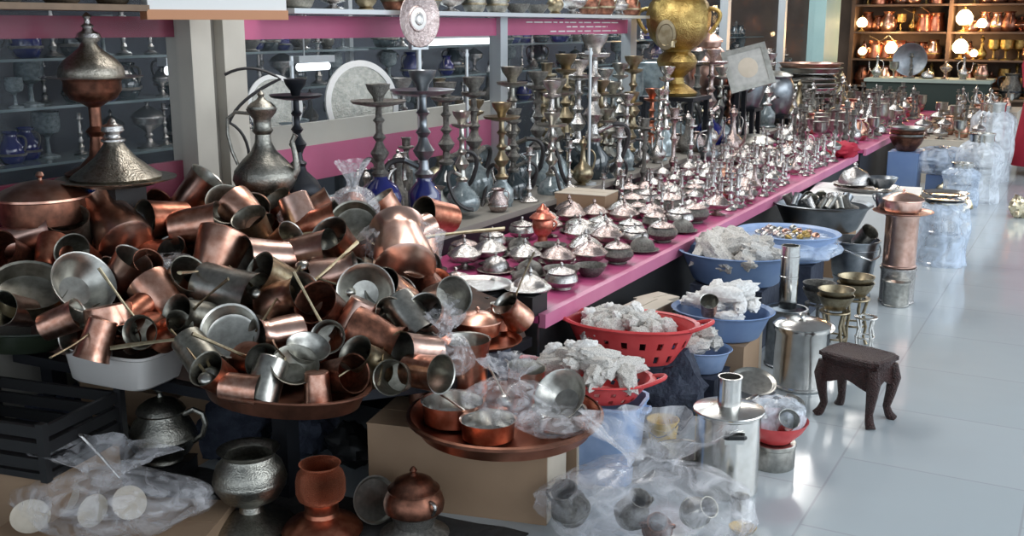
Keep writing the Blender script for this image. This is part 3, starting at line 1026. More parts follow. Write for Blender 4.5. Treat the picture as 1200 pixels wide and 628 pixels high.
def k_tub():
    v, f = [], []
    prof = [(.80, 0), (.86, .03), (.94, .34), (1.0, .36), (1.0, .39), (.94, .38), (.90, .34), (.82, .05), (.001, .04)]
    seg = 40
    b = MB()
    for (r, z) in [(.001, 0)] + prof:
        for k in range(seg):
            a = 2 * PI * k / seg
            ca, sa = math.cos(a), math.sin(a)
            e = .35
            v.append((r * .5 * abs(ca) ** e * (1 if ca >= 0 else -1), r * .34 * abs(sa) ** e * (1 if sa >= 0 else -1), z * .8))
    for i in range(len(prof)):
        for k in range(seg):
            k2 = (k + 1) % seg
            f.append((i * seg + k, i * seg + k2, (i + 1) * seg + k2, (i + 1) * seg + k))
    return [('tub', b.add(v, f), WHITE_PL)]


spawn('tub', k_tub, 'plastic_tub', 'grey-white rectangular plastic tub at the table edge, copper cups heaped above it', 'tub', atz(150, 442, .388), rz(4), .37)
p = atz(20, 410, .39)


def k_rolltray():
    b = MB().lathe([(.001, 0), (.42, 0), (.48, .06), (.5, .16), (.515, .17), (.515, .185), (.48, .175), (.45, .08), (.40, .03), (.001, .025)], 44, 1.2, .7)
    return [('tray', b, GREEN_DK)]


spawn('greentray', k_rolltray, 'enamel_tray', 'dark green oval enamel tray at the outer edge of the table', 'tray', atz(12, 402, .40), rz(8), .42)


def k_crate():
    b = MB().box(-.25, .25, -.17, .17, 0, .02)
    for k in range(3):
        z = .03 + .05 * k
        b.box(-.25, .25, -.17, -.155, z, z + .035).box(-.25, .25, .155, .17, z, z + .035)
        b.box(-.25, -.235, -.17, .17, z, z + .035).box(.235, .25, -.17, .17, z, z + .035)
    r = [('slatted_side', b, BLACK_PL)]
    for sx in (-1, 1):
        for sy in (-1, 1):
            r.append(('corner_post', MB().box(sx * .25 - .012, sx * .25 + .012, sy * .17 - .012, sy * .17 + .012, 0, .18), BLACK_PL))
    return r


spawn('crate', k_crate, 'plastic_crate', 'black slatted plastic crate below the dark green tray', 'crate', (-2.86, 2.02, .20), rz(10))
spawn('cratebox', k_box(CARD, CARD, .46, .32, .19), 'cardboard_box', 'shadowed cardboard box carrying the black slatted crate', 'box', (-2.86, 2.03, 0), rz(10))
# plastic bags in and on the heap
for i, (px, py, D, H_, m, lab) in enumerate([
    (470, 292, 92, .9, FILM, 'clear bag wrapped round the big round copper pot at the heap crest'),
    (140, 268, 74, .9, FILM, 'clear bag wrapped round the large pot below the blue wrapper'),
    (198, 308, 74, .6, FILM, 'greyish clear plastic bag lying in the heap behind the upside-down copper pan'),
    (415, 258, 60, 1.25, FILM, 'tied clear bag whose neck rises against the water pipe, olive pan inside'),
    (522, 415, 66, .9, FILM, 'lilac-tinted plastic bag at the corner of the heap above the saucepan tray'),
    (512, 362, 62, .8, FILM, 'crinkled clear bag at the heap end beside the silver dishes'),
    (350, 256, 44, .9, FILM, 'small clear bag round the upside-down cup below the hose'),
    (270, 394, 62, .4, FILM, 'crinkled film stretched over the round tin pan'),
]):
    p = heap(px, py, -.01)
    s = D / ppm(p) / 1.0
    spawn('heapbag%d' % i, k_bag(m, 3 + i * 2.7, i in (3, 4), 1, 1, H_), 'plastic_bag', lab, 'plastic bag', p - Vector((0, 0, .35 * s)), rz(i * 37), s)
# blue wrapper
p = atx(111, 240, -3.14)
spawn('wrapper', k_bundle(BLUE_PRINT, 2.2, 1, .7, .9), 'packet', 'bright blue patterned packet behind the big lidded copper pan', 'packet', p, rz(30), 36 / ppm(p))
spawn('packbox', k_box(BLACK_PL, BLACK_PL, .08, .08, p.z - .40), 'box', 'dark narrow box at the window carrying the blue packet', 'box', (p.x, p.y, .387), rz(0))

# ------------------------------------------------------------------ second copper tray, saucepans, cartons
spawn('carton1', k_box(CARD, CARD, .585, .26, .272, tape=CARD_PALE), 'cardboard_box', 'large brown cardboard box under the round copper tray of saucepans', 'box', (-1.671, 2.765, 0), rz(13))
spawn('carton2', k_box(CARD, CARD_PALE, .585, .20, .272, tape=CARD_PALE), 'cardboard_box', 'second cardboard box standing right behind the one under the saucepan tray', 'box', (-1.705, 3.035, 0), rz(13))
TZ = .279
TC = atz(592, 503, TZ)


def k_bigtray():
    b = MB().lathe([(.001, 0), (.42, 0), (.45, .008), (.475, .06), (.5, .085), (.505, .095), (.497, .10), (.468, .07), (.44, .02), (.42, .012), (.001, .012)], 56)
    r = MB().lathe([(.497, .074), (.512, .082), (.512, .098), (.497, .104)], 56, flute=.012, nf=56)
    return [('tray', b, COPPER_RED), ('beaded_rim', r, COPPER_DARK)]


spawn('bigtray', k_bigtray, 'round_tray', 'big round copper tray with a beaded rim on the cardboard box, holding saucepans', 'tray', TC, rz(0), 222 / ppm(TC))
ZT = TZ + .01


def hand_yaw(p, q):
    d = q - p
    return math.degrees(math.atan2(d.y, d.x))


for px, py, D, kind, mk_, tilt, q, z, lab in [
    (531, 494, 72, 'n', 'c', (0, 1, 0), (470, 440), ZT, 'tin-lined copper saucepan near the tray rim, long handle pointing at the heap'),
    (572, 513, 64, 'n', 'r', (0, 1, .06), (440, 462), ZT, 'smaller bright-lined saucepan at the front rim of the round tray'),
    (545, 466, 62, 'u', 'c', (0, 1, 0), None, ZT, 'copper bowl-cup in film standing at the back of the round tray'),
    (494, 472, 36, 'u', 'c', (0, 1, 0), None, ZT, 'slim copper cup at the tray end nearest the heap'),
    (612, 478, 46, 'u', 'p', (.1, 1, .1), None, ZT, 'pale copper cup inside film in the middle of the round tray'),
    (662, 468, 64, 'o', 't', (-.35, .6, .6), None, ZT + .075, 'wide grey tin bowl tilted up at the rim of the round tray'),
    (655, 500, 62, 'n', 't', (0, 1, .1), (700, 455), ZT, 'silvery saucepan under film near the tray rim by the blue bucket'),
    (640, 478, 24, 'u', 'r', (.1, .9, .2), None, ZT, 'tiny red copper cup tucked behind the silvery saucepan'),
]:
    p = atz(px, py, z)
    s = D / ppm(p)
    ax = dirv(p, tilt)
    if kind == 'n':
        bd, nm, key = k_pan(OUT[mk_], STEEL if mk_ != 't' else TIN, STEEL, .36, 1.6), 'saucepan', 'spn' + mk_
        yaw = hand_yaw(p, atz(q[0], q[1], z))
        spawn(key, bd, nm, lab, 'saucepan', p, Matrix.Rotation(math.radians(yaw), 3, 'Z'), s)
    elif kind == 'u':
        spawn('cup' + mk_, k_cup(OUT[mk_], INN[mk_]), 'copper_cup', lab, 'cup', p, aim(ax), s * .95)
    else:
        spawn('bowl' + mk_, k_bowl(OUT[mk_], .36), 'metal_bowl', lab, 'bowl', p - ax * (.12 * s), aim(ax), s)
for i, (px, py, D, hh, neck, lab) in enumerate([(598, 492, 110, .55, True, 'clear bag gathered over the cups in the middle of the round tray'), (652, 505, 90, .35, False, 'sheet of clear film over the silvery saucepan on the round tray')]):
    p = atz(px, py, ZT)
    spawn('traybag%d' % i, k_bag(FILM, 31 + i * 4.1, neck, 1, .8, hh), 'plastic_bag', lab, 'plastic bag', p, rz(40 * i), D / ppm(p))

# smaller copper tray standing higher, between heap and pink platform
spawn('standbox', k_box(NAVY, NAVY, .17, .15, .424), 'box', 'dark box carrying the small copper tray by the platform end', 'box', atz(564, 404, .43) * 1.0 - Vector((0, 0, .43)), rz(13))
p = atz(568, 402, .43)
spawn('traysm', k_tray(COPPER_RED, .05), 'round_tray', 'small red copper tray between the heap and the end of the pink platform', 'tray', p, rz(0), 88 / ppm(p))
p = atz(560, 392, .445)
spawn('lidpan2', k_lidpan(COPPER_RED, COPPER), 'covered_pan', 'red-brown copper pan with lid on the small copper tray', 'pan', p, rz(70), 54 / ppm(p))
p = atz(588, 386, .445)
spawn('meshlid', k_cup(COPPER_PALE, TIN, COPPER_PALE), 'copper_mug', 'pale copper mug with loop handle on the small copper tray', 'mug', p, rz(210), 26 / ppm(p))
p = atz(612, 378, .47)
spawn('cezvec', k_cezve(COPPER, TIN, BRASS_DULL), 'coffee_pot', 'copper coffee pot tipped over at the corner of the pink platform', 'coffee pot', p, aim(dirv(p, (-.5, .7, .4)), 90), 36 / ppm(p))
for i, (a, b, lab) in enumerate([((540, 440), (556, 395), 'brass ladle leaning up against the small copper tray'), ((590, 462), (566, 418), 'tinned ladle leaning from the round tray toward the small copper tray'), ((604, 430), (578, 415), 'shorter tinned ladle beside the red basket rim')]):
    p, q = atz(a[0], a[1], .34), atz(b[0], b[1], .42)
    L = (q - p).length

    def kl2(L=L):
        h = MB().tube([(0, 0, 0), (L * .5, 0, .004), (L, 0, 0)], [.005, .0045, .006], 6)
        c = MB().ball((-.02, 0, -.008), .026, .026, .018, 12, 8)
        return [('handle', h, TIN), ('ladle_cup', c, TIN)]
    x = (q - p).normalized()
    yv = Vector((0, 0, 1)).cross(x).normalized()
    spawn('ladleb%d' % i, kl2, 'ladle', lab, 'ladle', p, Matrix((x, yv, x.cross(yv))).transposed())

# ------------------------------------------------------------------ foot of the table
gv, gf = [], []  # thin dark sheet added to darken the floor and cut bounced light
for j in range(13):
    for i in range(21):
        gv.append((-3.1 + 1.72 * i / 20 + .02 * noise.noise(Vector((j * .7, 3, 0))), 1.55 + .92 * j / 12 + (.16 * i / 20) + .02 * noise.noise(Vector((i * .6, 0, 0))), .0))
for j in range(12):
    for i in range(20):
        a = j * 21 + i
        gf.append((a, a + 1, a + 22, a + 21))
nb = len(gv)
gv += [(x, y, .003) for x, y, z in gv]
gf = [f_[::-1] for f_ in gf] + [tuple(k + nb for k in f_) for f_ in gf]
o = link('shade_sheet', MB().add(gv, gf).mesh('shade_sheet', mat('dark_shade_sheet', (0.016, 0.015, 0.015), 0, .9, (0.03, 0.028, 0.027), 6, .3, 18)))
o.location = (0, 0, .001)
tag(o, 'dark sheet added to darken the floor under the pewter urn and copper vase', 'cloth')
spawn('darkbox', k_box(CARD, CARD, .44, .34, .27), 'cardboard_box', 'brown cardboard box in the shade under the grey-white tub', 'box', atz(170, 545, 0) + Vector((-.06, .16, 0)), rz(5))
p = atz(193, 540, .075)


def k_teapot():
    b = MB().lathe([(.001, 0), (.26, 0), (.28, .03), (.26, .06), (.40, .16), (.50, .34), (.50, .5), (.42, .66), (.34, .76), (.33, .80)], 30)
    band = MB().lathe([(.503, .38), (.518, .42), (.503, .46)], 30)
    l = MB().lathe([(.36, .80), (.37, .83), (.33, .90), (.22, .98), (.10, 1.03), (.05, 1.05)], 28)
    k = MB().lathe([(.05, 1.05), (.035, 1.1), (.08, 1.15), (.05, 1.2), (.03, 1.24), (.055, 1.28), (.001, 1.34)], 14)
    h = MB().tube([(.36, 0, .78), (.52, 0, .86), (.66, 0, .80), (.70, 0, .64), (.64, 0, .46), (.48, 0, .34)], [.04, .042, .045, .045, .042, .04], 8)
    sp = MB().tube([(-.44, 0, .34), (-.60, 0, .48), (-.66, 0, .66), (-.74, 0, .84)], [.12, .085, .06, .045], 10)
    return [('body', b, PEWTER), ('engraved_band', band, PEWTER, 0), ('lid', l, PEWTER), ('knob', k, PEWTER, 2), ('handle', h, PEWTER), ('spout', sp, PEWTER)]


spawn('teapot', k_teapot, 'teapot', 'engraved pewter teapot with domed lid, standing below the oval tray', 'teapot', p, rz(22), 76 / ppm(p))
spawn('tpbox', k_box(BLACK_PL, BLACK_PL, .16, .16, .064), 'cardboard_box', 'low dark box under the pewter teapot', 'box', Vector((p.x, p.y, .0045)), rz(22))
p = atz(296, 614, .0045)


def k_urn():
    ft = MB().lathe([(.001, 0), (.58, 0), (.60, .03), (.52, .08), (.30, .14), (.18, .22), (.16, .30), (.24, .36)], 32)
    b = MB().lathe([(.24, .36), (.40, .44), (.50, .60), (.51, .76), (.46, .92), (.38, 1.0), (.36, 1.06), (.42, 1.14), (.44, 1.15), (.40, 1.14), (.33, 1.06), (.34, .98), (.44, .8), (.2, .5), (.001, .45)], 32)
    band = MB().lathe([(.512, .66), (.525, .70), (.512, .74)], 32)
    return [('foot', ft, PEWTER), ('bowl', b, PEWTER), ('engraved_band', band, PEWTER, 1)]


spawn('urn', k_urn, 'footed_urn', 'engraved pewter urn on a broad foot, between the teapot and the copper vase', 'urn', p, rz(0), 82 / ppm(p))
p = atz(378, 622, .0045)


def k_cvase():
    ft = MB().lathe([(.001, 0), (.80, 0), (.82, .05), (.72, .18), (.50, .30), (.36, .38), (.34, .46)], 32)
    nk = MB().lathe([(.34, .46), (.34, .62), (.38, .68)], 28)
    b = MB().lathe([(.38, .68), (.46, .74), (.5, .86), (.5, 1.1), (.46, 1.26), (.38, 1.34), (.37, 1.4), (.42, 1.46), (.40, 1.46), (.35, 1.4), (.35, 1.3), (.3, .8), (.001, .76)], 32)
    return [('foot', ft, COPPER_RED), ('neck', nk, COPPER_RED), ('jar', b, HAMMERED, None, 'hammered reddish jar with a bright lip')]


spawn('cvase', k_cvase, 'copper_vase', 'hammered red copper vase with flaring foot in front of the cardboard box', 'vase', p, rz(0), 58 / ppm(p))
p = atz(486, 626, .0045)


def k_csugar():
    ft = MB().lathe([(.001, 0), (.60, 0), (.62, .04), (.40, .14), (.34, .20), (.40, .36), (.44, .44)], 30)
    b = MB().lathe([(.44, .44), (.52, .50), (.54, .62), (.50, .76), (.42, .86)], 30)
    l = MB().lathe([(.46, .86), (.46, .89), (.36, .96), (.33, 1.03), (.2, 1.10), (.08, 1.14)], 28)
    k = MB().lathe([(.08, 1.14), (.04, 1.18), (.07, 1.22), (.03, 1.28), (.001, 1.3)], 14)
    h = MB().tube(curve((.48, 0, .78), (.72, 0, .8), (.53, 0, .56), 8), .035, 8)
    h2 = MB().tube(curve((-.48, 0, .78), (-.72, 0, .8), (-.53, 0, .56), 8), .035, 8)
    return [('foot', ft, SILVER_DARK), ('bowl', b, COPPER_DARK), ('lid', l, COPPER_DARK), ('knob', k, COPPER_DARK, 2), ('handle', h, SILVER), ('handle', h2, SILVER)]


spawn('csugar', k_csugar, 'sugar_bowl', 'dark copper lidded sugar bowl with ring handles in front of the cardboard box', 'sugar bowl', p, rz(-20), 66 / ppm(p))
p = atz(440, 612, .0045)
ax = dirv(p, (.45, .35, .8))
spawn('pl', k_tray(TIN, .08, 32), 'metal_plate', 'grey metal plate leaning upright beside the dark copper sugar bowl', 'plate', p + Vector((0, 0, .075)) - ax * .01, aim(ax), .15)
# bag of small white goods in a carton tray
spawn('tray_c', k_box(CARD, CARD, .62, .3, .05), 'cardboard_box', 'flat brown cardboard tray under the big clear bag at the foot of the table', 'box', atz(130, 632, 0) + Vector((0, .03, .0045)), rz(22))
p = atz(128, 612, .055)
spawn('bigbag', k_bag(FILM, 12.2, True, 1.35, .72, .42), 'plastic_bag', 'big tied clear bag of white lids on the flat cardboard tray', 'plastic bag', p, rz(20), 178 / ppm(p))
for i, (px, py, D, abc, lab) in enumerate([(72, 582, 46, (-.3, .6, .7), 'round white lid showing through the big clear bag'), (36, 608, 44, (0, .8, .6), 'round cream lid at the outer end of the big clear bag'), (150, 590, 40, (.3, .5, .8), 'white lid in the middle of the big clear bag'), (112, 600, 40, (-.5, .6, .5), 'small white lid low inside the big clear bag')]):
    q = atz(px, py, .10)
    ax = dirv(q, abc)
    spawn('wlid', k_bowl(CARD_PALE, .14), 'white_lid', lab, 'lid', q, aim(ax), D / ppm(q))
q = atz(140, 560, .16)


def k_tongs():
    a = MB().tube([(0, 0, 0), (.10, .003, .03), (.2, 0, .05)], [.004, .006, .008], 6)
    b = MB().ball((.21, 0, .053), .016, .012, .006, 10, 6)
    return [('handle', a, SILVER), ('tip', b, SILVER)]


spawn('tongs', k_tongs, 'metal_spoon', 'long metal spoon poking up out of the big clear bag', 'spoon', q, rz(200) @ Matrix.Rotation(math.radians(-35), 3, 'Y'), .8)
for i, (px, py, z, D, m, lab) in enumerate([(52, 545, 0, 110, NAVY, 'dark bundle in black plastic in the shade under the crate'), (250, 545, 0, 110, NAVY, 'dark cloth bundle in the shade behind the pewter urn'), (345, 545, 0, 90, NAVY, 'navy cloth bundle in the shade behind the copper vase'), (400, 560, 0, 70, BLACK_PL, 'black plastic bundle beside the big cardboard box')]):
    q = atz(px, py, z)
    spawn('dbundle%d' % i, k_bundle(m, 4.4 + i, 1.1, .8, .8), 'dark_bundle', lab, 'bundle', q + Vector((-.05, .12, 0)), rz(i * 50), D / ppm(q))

# ------------------------------------------------------------------ back row along the window
ORD = ['first', 'second', 'third', 'fourth', 'fifth', 'sixth', 'seventh', 'eighth', 'ninth', 'tenth', 'eleventh', 'twelfth', 'thirteenth', 'fourteenth', 'fifteenth', 'sixteenth', 'seventeenth', 'eighteenth', 'nineteenth', 'twentieth']


def stand(x, y, z, w, d, lab, m=CARD):
    """a box that carries something above the counter"""
    base = .552 if x < -2.64 and y > 3.4 else .387
    spawn('st%.2f%.2f%.2f' % (w, d, z - base), k_box(m, m, w, d, z - base - .004), 'cardboard_box', lab, 'box', (x, y, base), rz(0))


# covered incense dish in front, tall domed urn behind
p = atx(137, 216, -3.08)


def k_dome():
    tr = MB().lathe([(.001, 0), (.40, 0), (.46, .03), (.62, .06), (.63, .075), (.45, .06), (.001, .05)], 36)
    d = MB().lathe([(.46, .06), (.48, .09), (.44, .12), (.34, .19), (.22, .29), (.14, .39), (.10, .45)], 36, flute=.02, nf=24)
    k = MB().lathe([(.10, .45), (.13, .47), (.13, .49), (.08, .51), (.07, .54), (.12, .58), (.11, .63), (.05, .66), (.03, .70), (.001, .72)], 18)
    return [('dish', tr, PEWTER), ('domed_cover', d, PEWTER), ('finial', k, SILVER, 1)]


PEW_L = mat('pale_pewter', (0.36, 0.33, 0.28), 1, 0.33, (0.20, 0.18, 0.145), 22, 0.16, 40)
spawn('dome', lambda: [(a, b, PEW_L if c is PEWTER else c, *r) for a, b, c, *r in k_dome()], 'covered_dish', 'dish with tall conical fluted cover, standing in front of the domed urn', 'covered dish', p, rz(0), 108 / ppm(p))
spawn('dishbox', k_box(BLACK_PL, BLACK_PL, .14, .14, p.z - .395), 'box', 'dark box at the window lifting the conical covered dish', 'box', (p.x, p.y, .387), rz(0))
p = atx(127, 240, -3.17)


def k_tallurn():
    st = MB().lathe([(.001, 0), (.50, 0), (.52, .04), (.30, .14), (.14, .30), (.10, .60), (.16, .68), (.09, .76), (.09, 1.05), (.20, 1.12)], 28)
    b = MB().lathe([(.20, 1.12), (.34, 1.18), (.42, 1.30), (.42, 1.44), (.46, 1.50)], 32, flute=.02, nf=20)
    pl = MB().lathe([(.46, 1.49), (.74, 1.50), (.76, 1.52), (.46, 1.53)], 36)
    d = MB().lathe([(.48, 1.52), (.49, 1.57), (.46, 1.67), (.38, 1.77), (.26, 1.86), (.15, 1.95), (.11, 2.02)], 32, flute=.015, nf=20)
    k = MB().lathe([(.11, 2.02), (.15, 2.04), (.19, 2.10), (.17, 2.16), (.09, 2.20), (.07, 2.24), (.10, 2.27), (.05, 2.31), (.04, 2.37), (.07, 2.41), (.03, 2.46), (.001, 2.48)], 18)
    return [('stem', st, COPPER_DARK), ('bowl', b, COPPER_DARK, None, 'brownish fluted bowl'), ('rim_plate', pl, SILVER), ('domed_lid', d, PEW_L), ('finial', k, SILVER, 3)]


top = atx(121, 14, -3.17).z
s = .235
spawn('tallurn', k_tallurn, 'domed_urn', 'tall ornate urn with grey domed lid and finial reaching over the maroon band', 'urn', (p.x - .03, p.y, top - 2.48 * s), rz(0), s)
zz = top - 2.48 * s
spawn('urnbox', k_box(BLACK_PL, BLACK_PL, .13, .13, zz - .395), 'box', 'dark narrow box at the window lifting the tall domed urn', 'box', (p.x - .03, p.y, .387), rz(0))

# bulbous ewer
p = atx(312, 236, -2.86)


def k_ewer():
    b = MB().lathe([(.001, 0), (.26, 0), (.28, .03), (.24, .07), (.42, .20), (.50, .36), (.47, .50), (.34, .66), (.20, .80), (.13, .94), (.12, 1.06), (.17, 1.12), (.13, 1.18), (.14, 1.30), (.22, 1.40), (.24, 1.46), (.20, 1.46), (.12, 1.3)], 32)
    l = MB().lathe([(.22, 1.46), (.22, 1.49), (.16, 1.55), (.07, 1.60), (.04, 1.64), (.06, 1.68), (.001, 1.74)], 20)
    h = MB().tube([(-.17, 0, 1.38), (-.42, 0, 1.40), (-.55, 0, 1.30), (-.56, 0, 1.06), (-.50, 0, .78), (-.42, 0, .58)], .028, 8)
    sp = MB().tube([(.42, 0, .40), (.52, 0, .52), (.50, 0, .74), (.46, 0, .95), (.52, 0, 1.06)], [.09, .06, .045, .04, .045], 10)
    return [('body', b, PEWTER), ('lid', l, PEWTER), ('handle', h, PEWTER), ('spout', sp, PEWTER)]


spawn('ewer', k_ewer, 'ewer', 'dark bulbous pewter ewer with narrow neck, beside the cream pillar', 'ewer', p, rz(25), 74 / ppm(p))
spawn('ewbox', k_box(BLACK_PL, BLACK_PL, .16, .16, p.z - .392), 'cardboard_box', 'box behind the heap carrying the bulbous ewer', 'box', (p.x, p.y, .387), rz(0))


OCC = []


def free(x, y, r, occ, k=1.0):
    return all((x - a) ** 2 + (y - b) ** 2 > ((r + c) * k) ** 2 for a, b, c in occ)


def hookah(px, py, top_py, X, v, metal, glass, yaw, lab, wide=1.0):
    p = atx(px, py, X)
    q = atx(px, top_py, X)
    OCC.append((p.x, p.y, .13))
    h = q.z - p.z
    key = 'hk%d%s%s%s' % (v, metal.name, glass.name, wide)
    spawn(key, k_hookah(v, metal, glass, wide), 'water_pipe', lab, 'water pipe', p, rz(yaw), h / 2.32)
    base = .552 if p.y > 3.37 and p.x < -2.63 else (.452 if p.y > 3.4 else .387)
    if p.z - base > .03:
        spawn('hkb%.3f' % (p.z - base), k_box(CARD, CARD, .2, .2, p.z - base - .006), 'cardboard_box', 'box under the ' + lab.split(',')[0], 'box', (p.x, p.y, base), rz(0))
    return p


hookah(352, 236, 92, -2.80, 2, IRON, IRON, 120, 'black water pipe with flat tray, just beyond the bulbous ewer')
hookah(447, 250, 98, -2.80, 0, SILVER_DARK, COBALT, 150, 'dark metal water pipe with looped hose and blue glass base, second from the ewer')
hookah(498, 258, 82, -2.76, 1, STEEL_DARK, COBALT, 200, 'tall water pipe with cobalt blue glass base, below the round plate')
HK = [(524, 232, 96, -3.0, 2, SILVER_DARK, DARKGLASS, 30, 'dark water pipe right behind the cobalt-based one'),
      (556, 230, 90, -3.0, 0, SILVER_DARK, GREYGLASS, 80, 'grey glass water pipe below the white light tube'),
      (588, 246, 120, -2.78, 1, BRASS_DULL, GREYGLASS, 140, 'brassy water pipe holding a wide pale tray, in front of the grey ones'),
      (600, 218, 78, -3.05, 0, PEWTER, DARKGLASS, 10, 'dark pewter water pipe nearest the window frame post'),
      (630, 212, 84, -3.05, 2, SILVER_DARK, GREYGLASS, 60, 'grey water pipe by the window just above the coral lidded jar'),
      (652, 216, 92, -2.95, 1, PEWTER, GREYGLASS, 190, 'slim grey water pipe behind the brown cardboard box'),
      (676, 210, 70, -3.12, 0, SILVER, GREYGLASS, 220, 'silver water pipe with tall stem behind the brown cardboard box'),
      (694, 216, 40, -2.80, 1, SILVER, DARKGLASS, 40, 'tallest thin silver water pipe at the end of the pink band'),
      (716, 204, 96, -3.0, 2, PEWTER, GREYGLASS, 100, 'dark water pipe next to the tallest thin silver one'),
      (738, 206, 108, -2.86, 0, BRASS_DULL, DARKGLASS, 150, 'bronze water pipe in front of the grey window post'),
      (762, 196, 104, -3.0, 1, COPPER_RED, DARKGLASS, 20, 'reddish copper water pipe just before the big brass samovar'),
      (830, 172, 58, -2.80, 0, SILVER_ROSE, COBALT, 70, 'pale water pipe with a blue bowl in front of the pink copper urn'),
      (852, 168, 92, -2.86, 2, COPPER, DARKGLASS, 170, 'coppery water pipe below the tilted framed picture'),
      (542, 246, 130, -2.80, 2, TIN, GREYGLASS, 260, 'short tin-grey water pipe among silver flasks beside the cobalt-based one'),
      (646, 236, 132, -2.74, 0, TIN, GREYGLASS, 300, 'short tin-grey water pipe at the corner of the brown cardboard box'),
      (708, 226, 128, -2.74, 2, TIN_DULL, DARKGLASS, 15, 'short dull water pipe at the far corner of the brown cardboard box')]
for i, a in enumerate(HK):
    hookah(*a, wide=[.62, .5, .8][i % 3])

# silver flasks and jars filling the counter between the water pipes
fl_k = [('flask', k_flask(SILVER_DARK, SILVER), 'flask'), ('flask', k_flask(SILVER, SILVER), 'flask'), ('candlestick', k_candle(SILVER_DARK, 1), 'candlestick'),
        ('jar', k_jar(PEWTER, PEWTER), 'jar'), ('flask', k_flask(BRASS_DULL, BRASS_DULL), 'flask'), ('candlestick', k_candle(SILVER, 0), 'candlestick'), ('jar', k_jar(SILVER_ROSE, SILVER), 'jar')]
look = ['dark silver spouted flask', 'bright silver spouted flask', 'dark knobbed candlestick', 'pewter two-handled jar', 'brassy spouted flask', 'bright slim candlestick', 'rosy silver two-handled jar']
zones = [(3.9, 5.3, 'beside the cobalt-based water pipe'), (5.3, 6.9, 'behind the brown cardboard box'), (6.9, 8.4, 'below the big brass samovar'), (8.4, 9.9, 'below the tilted framed picture'), (9.9, 12.0, 'below the stack of trays'), (12.0, 14.0, 'beyond the stack of trays')]


def zone(y):
    return [z for a_, b_, z in zones if a_ <= y < b_ or (b_ == 14.0 and y >= 14.0)][0]


for px_, py_, X_ in ((792, 112, -2.95), (826, 118, -3.05), (876, 90, -2.80), (888, 128, -2.78), (922, 136, -2.78), (948, 118, -2.9)):
    q = atx(px_, py_, X_)
    OCC.append((X_, q.y, .22 if px_ in (792, 948) else .16))
q = atx(490, 22, -3.05)
OCC.append((q.x, q.y, .06))
# more water pipes in the crowd
wk = [(0, SILVER_DARK, DARKGLASS, 'dark'), (2, TIN, GREYGLASS, 'grey'), (1, SILVER, GREYGLASS, 'silver'), (0, SILVER, PALEGLASS, 'pale'), (2, BRASS_DULL, DARKGLASS, 'bronze'), (1, STEEL, PALEGLASS, 'bright')]
for k in range(900):
    X, y = R_.uniform(-3.17, -2.76), R_.uniform(4.5, 10.2)
    if len(OCC) > 70 or not free(X, y, .10, OCC):
        continue
    v, m1, m2, wd = wk[k % 6]
    OCC.append((X, y, .10))
    spawn('hk%d%s%ss' % (v, m1.name, m2.name), k_hookah(v, m1, m2, .42), 'water_pipe', '%s water pipe in the crowded back row %s' % (wd, zone(y)), 'water pipe', (X, y, .5505), rz(R_.uniform(0, 360)), R_.uniform(.46, .74) / 2.32 * (1.08 if y > 6 else 1), group='%s water pipes %s' % (wd, zone(y)))
fr_ = [.36, .36, .32, .47, .36, .32, .47]
for k in range(5000):
    i = R_.randrange(7)
    s = R_.uniform(.14, .24) * (.8 if i in (3, 6) else 1)
    X, y = R_.uniform(-3.18, -2.70), R_.uniform(3.9, 14.0)
    if not free(X, y, fr_[i] * s, OCC):
        continue
    OCC.append((X, y, fr_[i] * s))
    nm, bd, cat = fl_k[i]
    spawn('fill%d' % i, bd, nm, '%s on the back counter %s' % (look[i], zone(y)), cat, (X, y, .5505), rz(R_.uniform(0, 360)), s, group=look[i] + 's ' + zone(y))

# round plate on a stand
p = atx(490, 22, -3.05)


def k_plate():
    d = MB().lathe([(.001, .02), (.22, .02), (.24, .0), (.40, .03), (.5, .06), (.515, .05), (.5, .035), (.40, .005), (.2, -.01), (.001, -.01)], 40)
    e = MB().lathe([(.001, .03), (.15, .03), (.19, .022), (.20, .018)], 28)
    e2 = MB().lathe([(.06, .035), (.10, .045), (.12, .032)], 20)
    rot = Matrix.Rotation(PI / 2, 3, 'X')
    return [('plate', d.shift((0, 0, 0), rot), SILVER_ROSE), ('white_medallion', e.shift((0, 0, 0), rot), SIGNW, 0, 'white centre medallion'), ('relief', e2.shift((0, 0, 0), rot), SILVER, 1)]


r_, u_, t_ = screen_axes(p)
s = 64 / ppm(p)
yaw = math.degrees(math.atan2(t_.y, t_.x)) + 90 + 45
spawn('wallplate', k_plate, 'display_plate', 'round silver plate with white centre standing upright over the pink band', 'plate', p, rz(yaw), s)


def k_post():
    h = p.z - .56 - .5 * s
    a = MB().lathe([(.001, 0), (.07, 0), (.07, .012), (.014, .02), (.013, h), (.001, h)], 14)
    b = MB().box(-.06, .06, -.012, .012, h - .005, h + .008).box(-.06, -.05, -.012, .012, h, h + .04).box(.05, .06, -.012, .012, h, h + .04)
    return [('post', a, ALU), ('cradle', b, ALU)]


spawn('platepost', k_post, 'display_stand', 'slim metal post holding up the round silver plate', 'stand', (p.x, p.y, .5505), rz(yaw))


def k_post2():
    a = MB().lathe([(.001, 0), (.05, 0), (.05, .012), (.010, .02), (.009, .82), (.001, .82)], 12)
    b = MB().box(-.009, .009, -.02, .10, .78, .80)
    return [('post', a, ALU), ('arm', b, ALU)]


for px, py, X, lab in [(345, 150, -3.12, 'thin upright metal post between the ewer and the first black water pipe'), (690, 190, -2.70, 'thin metal post by the tallest silver water pipe'), (548, 190, -3.14, 'thin metal post in front of the white light tube')]:
    q = atx(px, py, X)
    spawn('post2', k_post2, 'display_stand', lab, 'stand', (q.x, q.y, .5505), rz(40))

# white lit box sign leaning out over the cream pillar
a, b = atx(186, 6, -3.0), atx(334, 12, -3.0)


